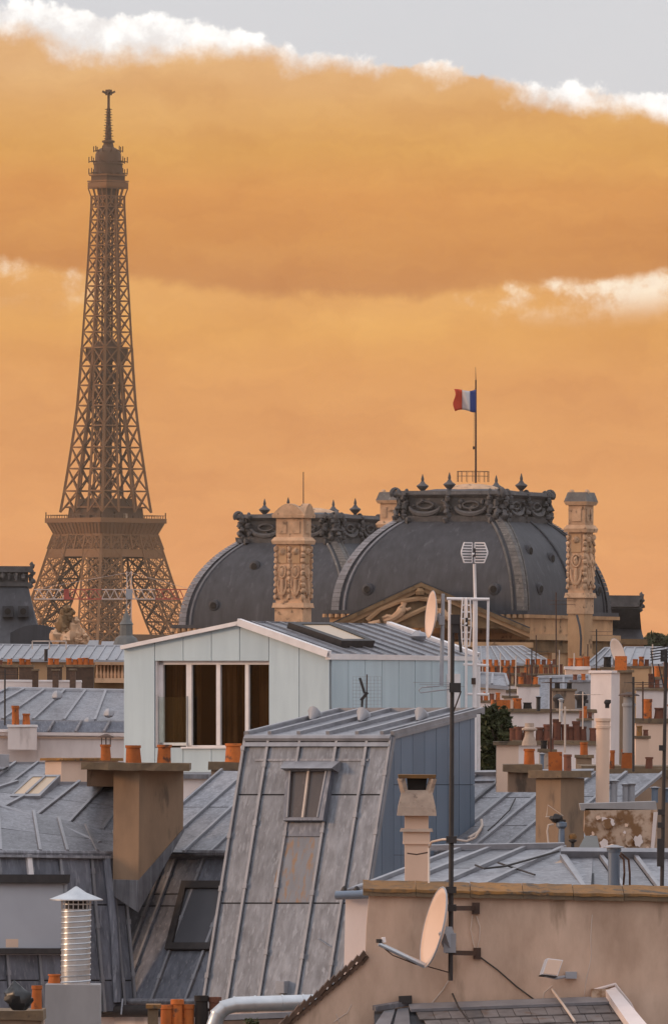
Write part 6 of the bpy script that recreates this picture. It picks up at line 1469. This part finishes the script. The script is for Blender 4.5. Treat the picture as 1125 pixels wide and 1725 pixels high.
# cream round column pipe
def column_pipe():
    Y = 158.0; k = F / Y; b = W(1014, 1352, Y); H = W(1014, 1210, Y).z - b.z; r = 11.5 / k
    t = thing('round_chimney', 'tall cream round chimney pipe with collar rings', 'chimney', b)
    MB().lathe(b, [(r, 0), (r * .98, H * .88)], 20).build('tube', 'peach_render', t)
    MB().lathe(b + V((0, 0, H * .88)), [(r * 1.1, 0), (r * 1.1, H * .03), (r * 1.0, H * .035), (r * 1.0, H * .08), (r * 1.14, H * .085), (r * 1.14, H * .12), (r * .8, H * .12), (r * .8, H * .05)], 20).build('collar', 'peach_render', t)
column_pipe()
def grey_flue():
    Y = 196.0; k = F / Y; b = W(1058, 1268, Y); t = thing('metal_flue', 'weathered grey flue with a flat rusty cap over an orange pot', 'flue', b)
    r = 10 / k; H = W(1058, 1190, Y).z - b.z
    MB().lathe(b, [(r, 0), (r, H)], 16).build('tube', 'grey_render', t); MB().lathe(b + V((0, 0, H)), [(r * 1.15, 0), (r * 1.15, .06), (r * .95, .08), (r * .95, .22)], 16).build('collar', 'grey_render', t)
    MB().lathe(b + V((0, 0, H + .24)), [(18 / k, 0), (17 / k, .03), (3 / k, .09)], 16).build('cap', 'rust_metal', t)
    mb = MB()
    for i in range(4): mb.bar(b + V((r * .8 * math.cos(R(i * 90)), r * .8 * math.sin(R(i * 90)), H + .2)), b + V((r * .8 * math.cos(R(i * 90)), r * .8 * math.sin(R(i * 90)), H + .26)), .03)
    mb.build('cap_struts', 'rust_metal', t)
grey_flue()
stack('long brown chimney wall with mossy slab and orange pots at the right', 1027, 1180, 1296, 1400, 196.5, 'brown_render', depth=.8, slab=(4, 14), pots=[(1030, 8, 32, TC), (1056, 20, 32, TC), (1092, 13, 22, TD)], below=1)
for i, (x, yt, w) in enumerate([(1020, 1316, 11), (1033, 1313, 12), (1053, 1319, 11), (1063, 1318, 11), (1102, 1325, 11), (1124, 1327, 10)]):
    Y = 160.0
    lab = 'grey capped zinc vent in the row before the long brown chimney wall'
    vent_pipe(lab, x, yt, 1352, w, Y, 'zinc_blue' if i > 3 else 'grey_paint', True, group='zinc vents by the brown chimney wall')
def peel_wall():
    Y = 153.0; k = F / Y; t = thing('peeling_parapet', 'low parapet wall with flaking plaster and grey coping', 'wall', W(1045, 1440, Y))
    h = lambda x, y: W(x, y, Y)
    MB().prism([h(985, 1362), h(1106, 1364), h(1106, 1450), h(1005, 1450), h(983, 1400)], V((0, .5, 0))).build('wall_face', 'peeling', t)
    rnd = random.Random(4)
    for i in range(22):  # remnants of the plaster coat standing proud, ragged outlines
        x, y = rnd.uniform(992, 1096), rnd.uniform(1374, 1438); n = 15; r_ = rnd.choice((3, 4, 5, 7, 10, 13)); st = rnd.uniform(.45, 1.3)
        pts = [h(x + r_ * st * rnd.uniform(.55, 1.0) * math.cos(R(q * 24)), y + r_ * rnd.uniform(.5, .9) * math.sin(R(q * 24))) - V((0, .003 * i, 0)) for q in range(n)]
        MB().prism(pts, V((0, -.02, 0))).build('plaster_flake', ('white_render', 'peach_render', 'peeling')[i % 3], t)
    MB().prism([h(976, 1354), h(1104, 1350), h(1106, 1364), h(978, 1365)], V((0, .7, 0))).build('coping', 'grey_render', t)
    MB().prism([h(1100, 1368) + V((0, -.02, 0)), h(1107, 1368) + V((0, -.02, 0)), h(1100, 1440) + V((0, -.02, 0)), h(1094, 1440) + V((0, -.02, 0))], V((0, -.03, 0))).build('plaster_edge', 'white_render', t)
    MB().box(V((h(985, 1450).x, Y + .05, 0)), V((121 / k, 0, 0)), V((0, .45, 0)), V((0, 0, h(985, 1450).z))).build('wall_below', 'brown_render', t)
    t2 = thing('roof_saddle', 'small green-grey and orange roof saddle at the foot of the flaking parapet', 'roof', W(1010, 1440, 150))
    Z = 150.0; MB().prism([W(968, 1440, Z), W(985, 1408, Z + .6), W(1005, 1408, Z + .6), W(1012, 1440, Z)], V((0, .06, 0))).build('zinc_hip', 'copper', t2); MB().prism([W(985, 1438, Z - .05), W(1030, 1422, Z + .4), W(1070, 1432, Z + .4), W(1060, 1440, Z - .05)], V((0, .06, 0))).build('tile_slope', 'peach_render', t2)
    MB().box(W(960, 1440, Z) + V((0, .05, -6)), V((1.5, 0, 0)), V((0, 1, 0)), V((0, 0, 6))).build('body', 'brown_render', t2)
peel_wall()
def little_cowl():
    Y = 152.0; k = F / Y; t = thing('vent_pipe', 'blue-grey vent with a dark weathered cowl before the two-tone chimney', 'vent pipe', W(945, 1432, Y))
    MB().lathe(W(945, 1432, Y), [(6 / k, 0), (5 / k, 36 / k), (9 / k, 40 / k), (9 / k, 46 / k), (4 / k, 48 / k)], 12).build('tube', 'zinc_blue', t)
    MB().blob(W(936, 1379, Y), (10 / k, .1, 7 / k), 4, .35, 9, 6).build('cowl', 'dark_metal', t); MB().bar(W(928, 1380, Y), W(952, 1384, Y), .06).build('cowl_arm', 'dark_metal', t)
    MB().path([W(924, 1428, Y), W(921, 1400, Y), W(923, 1390, Y), W(932, 1388, Y)], .018, 6).build('white_pipe', 'cable_white', t)
    MB().path([W(920, 1376, Y), W(922, 1356, Y), W(948, 1374, Y), W(918, 1376, Y)], .008, 5).build('wire', 'cable_white', t)
    t = thing('roof_finial', 'small orange mushroom-shaped vent on a dark stem behind the coping', 'vent', W(964, 1430, Y)); MB().lathe(W(964, 1430, Y), [(3 / k, 0), (2.5 / k, 10 / k), (7 / k, 13 / k), (7 / k, 15 / k), (2 / k, 16 / k)], 10).build('stem', 'dark_metal', t); MB().lathe(W(964, 1413, Y), [(6 / k, 0), (7 / k, 4 / k), (5 / k, 8 / k), (1 / k, 9 / k)], 10).build('cap', 'lichen_slab', t)
little_cowl()
# right edge walls
stack('cream chimney wall with orange pots near the right mast', 1070, 1180, 1211, 1300, 240.0, 'peach_render', depth=.9, slab=(3, 8), pots=[(1089, 18, 32, TC), (1109, 16, 20, TD), (1132, 16, 24, TC)], below=3)
stack('white chimney wall with dark pots and slots below the pale zinc roof', 1072, 1190, 1160, 1215, 330.0, 'white_render', depth=.9, slab=(3, 4), pots=[(1096, 10, 24, TD), (1106, 9, 15, TD), (1120, 10, 18, TC)], below=4)
stack('square brown chimney with orange pots beside the pale grid dish', 1044, 1064, 1129, 1175, 318.0, 'tan_render', depth=.6, slab=(4, 4), pots=[(1045, 20, 24, TC, True)], below=3)
stack('small brown chimney with a sooty pot below the pale grid dish', 1013, 1032, 1124, 1140, 330.0, 'white_render', depth=.6, slab=(3, 4), pots=[(1022, 13, 18, 'soot')], below=2)
# far rows of pots under the palace
PO = 'distant rows of chimney pots below the palace'
stack('distant low chimney row of small orange pots next to the white frame', 803, 880, 1134, 1146, 430.0, 'louvre_stone', depth=1, slab=(2, 4), pots=[(808 + i * 10.5, 8, 12, TC if i % 3 else TD) for i in range(7)], below=4)
stack('distant long brick chimney row with many dark orange pots', 882, 952, 1135, 1150, 440.0, 'tile_brown', depth=1, slab=(2, 3), pots=[(886 + i * 8.2, 7, 16 if i % 2 else 11, TC if i % 3 == 0 else TD) for i in range(8)], below=4)
stack('distant dark pot cluster on a plaster stack above the zinc hutch', 852, 900, 1152, 1165, 400.0, 'white_render', depth=1, slab=(2, 3), pots=[(856, 9, 16, TD), (868, 9, 14, TD), (880, 9, 20, TD), (892, 9, 14, TC)], below=4)
stack('second distant row of dark orange pots just under the hipped zinc roof', 884, 945, 1120, 1130, 470.0, 'louvre_stone', depth=1, slab=(2, 3), pots=[(888 + i * 9, 7, 10, TD if i % 2 else TC) for i in range(6)], below=4)
# zinc roofs at the foot of the palace
zroof('hipped pale zinc roof at the foot of the palace, beside the white frame', [(800, 1091), (880, 1090), (932, 1119), (796, 1117)], [i / 9 for i in range(1, 9)], (560, 553), 'zinc', 'louvre_stone')
zroof('long pale zinc roof right of the grid dish', [(1052, 1092), (1190, 1092), (1190, 1119), (1040, 1119)], [i / 8 for i in range(1, 8)], (520, 512), 'zinc_light', 'louvre_stone')
zroof('zinc roof sloping behind the pale grid dish', [(1018, 1093), (1046, 1093), (1030, 1122), (985, 1122)], [.33, .66], (500, 495), 'zinc', 'louvre_stone')
satdish('large pale mesh dish tilted skyward among the clay pots', 1040, 1099, 25, 12, 345.0, R(-58), R(18), mount=W(1034, 1120, 345.5))
tree('dark green garden tree squeezed between the pale house and peach chimney', 833, 1186, 1330, 262.0, 66, 5200, .13, 'leaf', seed=11)
tree('second dark green tree tucked behind the peach chimney', 872, 1215, 1330, 268.0, 40, 1800, .13, 'leaf', seed=12)
# filler building faces behind the right cluster
for i, (x0, x1, yt, Y, m, lab) in enumerate([(800, 1000, 1166, 355.0, 'white_render', 'pale plaster wall glimpsed between pot rows right of the pale house'), (985, 1180, 1150, 362.0, 'louvre_stone', 'ochre plaster wall behind the tall white chimney'), (790, 1180, 1138, 480.0, 'louvre_stone', 'long ochre facade under the furthest pot rows'),
                                             (985, 1180, 1300, 215.0, 'brown_render', 'brown wall filling the yard behind the round cream chimney'), (870, 1000, 1262, 240.0, 'grey_render', 'grey plastered wall under the dark pot row')]):
    a, b = W(x0, yt, Y), W(x1, yt, Y); t = thing('plaster_building', lab, 'building', V(((a.x + b.x) / 2, Y, 0)))
    MB().box(V((a.x, Y, 0)), V((b.x - a.x, 0, 0)), V((0, 4, 0)), V((0, 0, a.z))).build('wall', m, t); MB().box(V((a.x - .1, Y - .12, a.z)), V((b.x - a.x + .2, 0, 0)), V((0, 4.2, 0)), V((0, 0, .15))).build('coping', 'slab', t)
    kk = F / Y
    for q in range(int((x1 - x0) / 34)):
        if i in (1, 2): MB().box(W(x0 + 14 + q * 34, yt + 22, Y) + V((0, -.06, 0)), V((10 / kk, 0, 0)), V((0, .1, 0)), V((0, 0, 16 / kk))).build('window', 'skylight_dark', t)
# further small stacks filling the far rows
stack('white plaster chimney block with three small pots left of the zinc dormer', 871, 908, 1153, 1192, 318.0, 'white_render', depth=.8, slab=(2, 4), slabm='slab', pots=[(877, 9, 13, TC), (889, 9, 16, TD), (901, 9, 13, TC)], below=3)
stack('blue-grey plastered chimney wall between dormer and tall white chimney', 960, 994, 1146, 1196, 326.0, 'grey_render', depth=.8, slab=(2, 3), slabm='zinc', pots=[(968, 8, 10, TD), (982, 8, 12, TC)], below=3)
stack('narrow tan chimney with three orange pots just below the palace cornice', 1064, 1092, 1122, 1160, 345.0, 'louvre_stone', depth=.8, slab=(2, 4), pots=[(1069, 9, 13, TC), (1079, 9, 17, TC), (1088, 8, 12, TD)], below=3)
stack('low white chimney with four dark pots beside the pale house downpipe', 804, 846, 1180, 1205, 320.0, 'white_render', depth=.8, slab=(2, 4), pots=[(809, 8, 12, TD), (818, 8, 15, TC), (828, 8, 12, TD), (838, 8, 14, TC)], below=2)
stack('broad brick chimney with six bright pots under the hipped zinc roof', 812, 868, 1122, 1132, 455.0, 'tile_brown', depth=1, slab=(2, 3), pots=[(816 + i * 9.6, 7, 11, TC) for i in range(6)], below=3)
stack('grey rendered chimney with two tall pots above the cream wall', 1100, 1140, 1140, 1170, 336.0, 'grey_render', depth=.8, slab=(2, 4), pots=[(1106, 10, 20, TC), (1121, 10, 24, TD)], below=3)
stack('stubby mortar chimney with two leaning sooty pots before the pale row wall', 908, 934, 1262, 1296, 228.0, 'cowl_stone', depth=.5, slab=(3, 5), pots=[(915, 11, 15, 'soot'), (927, 11, 19, TD)], below=1)
stack('weathered tan chimney stub with one tall orange pot near the cream round pipe', 970, 996, 1272, 1300, 220.0, 'tan_render', depth=.5, slab=(3, 5), pots=[(983, 13, 24, TC)], below=1)
stack('thin grey chimney with three uneven pots left of the tall white chimney', 974, 996, 1210, 1250, 260.0, 'grey_render', depth=.5, slab=(3, 4), pots=[(978, 7, 14, TD), (985, 8, 22, TC), (993, 7, 11, TD)], below=2)
stack('small cream chimney with a yellowish pot and a dark pot near the flue', 1070, 1092, 1240, 1262, 228.0, 'peach_render', depth=.5, slab=(3, 4), pots=[(1076, 10, 18, 'lichen_slab'), (1087, 9, 12, TD)], below=1.5)
stack('squat sooty chimney with four tiny pots in front of the ochre facade', 948, 982, 1150, 1168, 390.0, 'brown_render', depth=.6, slab=(2, 3), pots=[(952, 7, 11, TC), (960, 7, 15, TD), (969, 7, 9, TC), (977, 7, 14, TD)], below=2)
vent_pipe('slim zinc vent beside the bell cowl chimney', 912, 1268, 1300, 7, 165.0, 'zinc_blue')
vent_pipe('tall thin galvanised stove pipe above the dark pot row', 944, 1176, 1216, 6, 228.0, 'galv')
vent_pipe('short dark stove pipe on the wall of orange and yellow pots', 906, 1172, 1198, 7, 298.0, 'dark_metal')
yagi('skeletal aerial over the white chimney block with three pots', 895, 1092, 1156, 317.0, (1097, 1103), .9, m='dark_metal', r=.022, nel=6, el=.4)
yagi('pale aerial leaning over the dark pot row', 981, 1165, 1228, 231.0, (1170,), .7, m='cable_white', r=.018, nel=6, el=.35)
yagi('rusty aerial over the cream chimney wall by the right mast', 1082, 1148, 1214, 239.0, (1153, 1158), .8, m='rust_metal', r=.022, nel=6, el=.4)
yagi('low dark aerial in front of the zinc hutch roof', 858, 1120, 1175, 308.0, (1124,), .8, m='dark_metal', r=.022, nel=5, el=.4)
# pole aerials over the right cluster
yagi('thin rod aerial rising from the square clay pot', 927, 1142, 1268, 156.5, (1150,), .5, m='rust_metal', r=.022, nel=5, el=.25)
yagi('shorter pale aerial rising beside the square clay pot', 951, 1190, 1268, 156.5, (1196,), .4, m='cable_white', r=.018, nel=5, el=.3)
yagi('tall aerial in front of the palace attic', 936, 998, 1145, 400.0, (1012, 1018), 1.2, m='rust_metal', r=.03, nel=6, el=.5)
yagi('grey aerial left of the flue with flat cap', 1066, 1140, 1300, 194.0, (1150,), .6, m='dark_metal', r=.028, nel=6)
yagi('slim aerial above the mesh dish, dark against the palace wall', 1004, 1060, 1140, 420.0, (1064, 1070), 1.1, m='dark_metal', r=.035, nel=6, el=.4)
for i, (x, y0, y1, Y) in enumerate([(902, 1070, 1140, 430), (842, 1100, 1150, 420), (868, 1105, 1165, 395), (887, 1112, 1168, 392), (941, 1095, 1145, 400), (966, 1100, 1130, 345), (989, 1085, 1125, 348), (812, 1112, 1140, 425), (1098, 1085, 1165, 331)]):
    pole('thin bare aerial pole sticking up among the far chimney pots', x, y1, x + .4, y0, Y, .03, 'cable_white' if i % 3 else 'rust_metal', 'aerial_pole', 'pole', group='bare poles among the far pots')
mb = MB().path([W(977, 1105, 984), W(978, 1075, 984), W(976, 1056, 984), W(971, 1036, 984.5)], .13, 6); solo(mb, 'cable_run', 'lead', 'dark pipe run climbing the palace wall by the right carved chimney', 'pipe')

# ================================================================== ROOFSCAPE FAR LEFT
t, C = zroof('broad grey zinc roof with raised seams above the pinkish wall', [(14, 1162), (215, 1166), (215, 1216), (-90, 1212)], [.14, .31, .48, .65, .82], (304, 300), 'zinc')
Y = 299.6; k = F / Y
MB().prism([W(-30, 1214, Y), W(215, 1216, Y), W(215, 1233, Y - .3), W(-30, 1233, Y - .3)], V((0, .05, -.05))).build('lower_apron', 'zinc_dark', t)
for x in (38, 82, 128, 176): MB().bar(W(x + 10, 1215, Y - .06), W(x, 1232, Y - .36), .09, .08).build('apron_seam', 'zinc', t)
for (x, y) in ((97, 1171), (184, 1201), (150, 1216)): MB().blob(W(x, y, 301.6 if y < 1190 else 299.9), (.2, .25, .16), 2, .15, 8, 6).build('roof_vent', 'grey_paint', t)
def pink_wall():
    Y = 299.0; k = F / Y; t = thing('pinkish_building', 'pinkish white wall with thin cornice below the broad zinc roof', 'building', V((W(90, 1260, Y).x, Y, 0)))
    a = W(-40, 1242, Y); MB().box(V((a.x, Y, 0)), V((258 / k, 0, 0)), V((0, 4, 0)), V((0, 0, a.z))).build('wall', 'white_render', t)
    MB().box(W(-40, 1238, Y - .18), V((258 / k, 0, 0)), V((0, .5, 0)), V((0, 0, 5 / k))).build('cornice', 'white_render', t); MB().box(W(-40, 1243, Y - .08), V((258 / k, 0, 0)), V((0, .3, 0)), V((0, 0, 3 / k))).build('moulding', 'peach_render', t)
    MB().box(W(-40, 1233, Y - .25), V((62 / k + 40 / k, 0, 0)), V((0, .5, 0)), V((0, 0, 5 / k))).build('ledge', 'white_metal', t)
pink_wall()
stack('pair of plain orange pots at the eaves of the broad zinc roof', 14, 62, 1221, 1234, 298.0, 'white_render', depth=.6, slab=(2, 4), slabm='white_metal', pots=[(27, 13, 32, TC), (45, 13, 19, TC)], below=.6)
yagi('small dark aerial at the left edge over the broad zinc roof', 9, 1126, 1222, 297.0, (1132, 1136), .9, m='dark_metal', r=.03, nel=5, turn=R(60))
# white chimney wall with pots beyond
stack('white washed chimney wall left of the balustrade with brick-topped flues', -30, 137, 1146, 1175, 402.0, 'white_render', depth=1, slab=(1, 3), slabm='white_metal', pots=[], below=4)
for i, (x0, x1, pots_) in enumerate([(-10, 30, [(0, 10, 9, TD), (17, 9, 10, TC)]), (33, 56, [(38, 10, 12, TC), (48, 9, 10, TC)]), (80, 104, [(86, 10, 12, TC), (96, 9, 12, TC)]), (112, 158, [(117, 10, 11, TC), (127, 10, 10, TC), (136, 9, 12, TC), (145, 9, 12, TC), (154, 9, 11, TC)])]):
    stack(['low brick chimney with two pots at the left picture side', 'low brick chimney with two bright pots before the long zinc roof', 'low brick chimney with two pots under the long zinc roof, near the pipe', 'low brick chimney with five bright orange pots in a row'][i], x0, x1, 1120, 1148, 408.0, 'tile_brown', depth=1, slab=(2, 4), pots=pots_, below=1)
for i, x in enumerate((60, 94, 123)):
    stack(['small sooty brick flue left of the pipe cowl', 'small sooty brick flue between the white wall tops', 'small sooty brick flue beside the balustrade'][i], x - 5, x + 5, 1127, 1146, 400.6, 'tile_brown', depth=.5, slab=(2, 3), pots=[], below=.5)
vent_pipe('dark stove pipe standing before the long zinc roof', 78, 1090, 1114, 6, 398.0, 'dark_metal', False)
def balustrade():
    Y = 420.0; k = F / Y; t = thing('stone_balustrade', 'weathered stone balustrade next to the five-pot chimney', 'balustrade', W(188, 1150, Y))
    MB().box(W(160, 1150, Y), V((56 / k, 0, 0)), V((0, .6, 0)), V((0, 0, 8 / k))).build('base_rail', 'carved_stone', t); MB().box(W(160, 1120, Y) + V((0, -.05, 0)), V((56 / k, 0, 0)), V((0, .7, 0)), V((0, 0, 5 / k))).build('top_rail', 'carved_stone', t)
    for i in range(9): MB().lathe(W(164 + i * 6, 1142.5, Y) + V((0, .3, 0)), [(2.2 / k, 0), (2.8 / k, 7 / k), (1.3 / k, 14 / k), (1.6 / k, 22 / k)], 8).build('baluster', 'carved_stone', t)
    MB().box(V((W(130, 1150, Y).x, Y + .7, 0)), V((90 / k, 0, 0)), V((0, 4, 0)), V((0, 0, W(0, 1118, Y).z))).build('wall_behind', 'grimy_stone', t)
    MB().path([W(136, 1150, Y - 10), W(145, 1150, Y - 10), W(152, 1160, Y - 10)], .12, 7).build('handrail', 'cable_white', t)
balustrade()
t, C = zroof('long narrow zinc roof with close seams before the left pavilion', [(-40, 1087), (225, 1090), (212, 1113), (-60, 1110)], [i / 17 for i in range(1, 17)], (500, 494), 'zinc_light', 'louvre_stone')
def roof_rail():
    Y = 497.0; t = thing('roof_railing', 'thin white guard rail on the long narrow zinc roof', 'railing', W(100, 1095, Y)); mb = MB()
    for x in (55, 84, 112): mb.bar(W(x, 1080, Y), W(x, 1094, Y), .07)
    mb.bar(W(55, 1080, Y), W(112, 1080, Y), .07); mb.build('rail', 'cable_white', t)
roof_rail()
# roofs hidden low between the buildings, closing the view into the yards
for i, (x0, x1, yt, Y, m, lab) in enumerate([(-60, 230, 1290, 230.0, 'zinc', 'flat zinc yard roof behind the left chimney'), (300, 420, 1304, 190.0, 'zinc', 'flat zinc roof strip at the foot of the pale house'), (-60, 230, 1176, 380.0, 'zinc', 'flat zinc roof behind the broad seamed roof')]):
    a, b = W(x0, yt, Y), W(x1, yt, Y); t = thing('flat_roof_house', lab, 'house', V(((a.x + b.x) / 2, Y, 0)))
    MB().box(V((a.x, Y, 0)), V((b.x - a.x, 0, 0)), V((0, 5, 0)), V((0, 0, a.z - .1))).build('wall', 'white_render', t); MB().box(V((a.x - .1, Y - .1, a.z - .1)), V((b.x - a.x + .2, 0, 0)), V((0, 5.2, 0)), V((0, 0, .1))).build('roof', m, t)
# ------------------------------------------------------------------ evening haze: one even box of air round everything
hm = bpy.data.materials.new('haze'); hm.use_nodes = True; ht = hm.node_tree; ht.nodes.clear()
pv_ = ht.nodes.new('ShaderNodeVolumePrincipled'); pv_.inputs['Density'].default_value = 0.000027; pv_.inputs['Color'].default_value = (0.95, 0.80, 0.64, 1); pv_.inputs['Anisotropy'].default_value = 0.3
ho = ht.nodes.new('ShaderNodeOutputMaterial'); ht.links.new(pv_.outputs[0], ho.inputs['Volume']); MATS['haze'] = hm
hz = MB().box((-3100, -900, -1), (6200, 0, 0), (0, 10000, 0), (0, 0, 351)).build('haze', 'haze'); hz['kind'] = 'stuff'
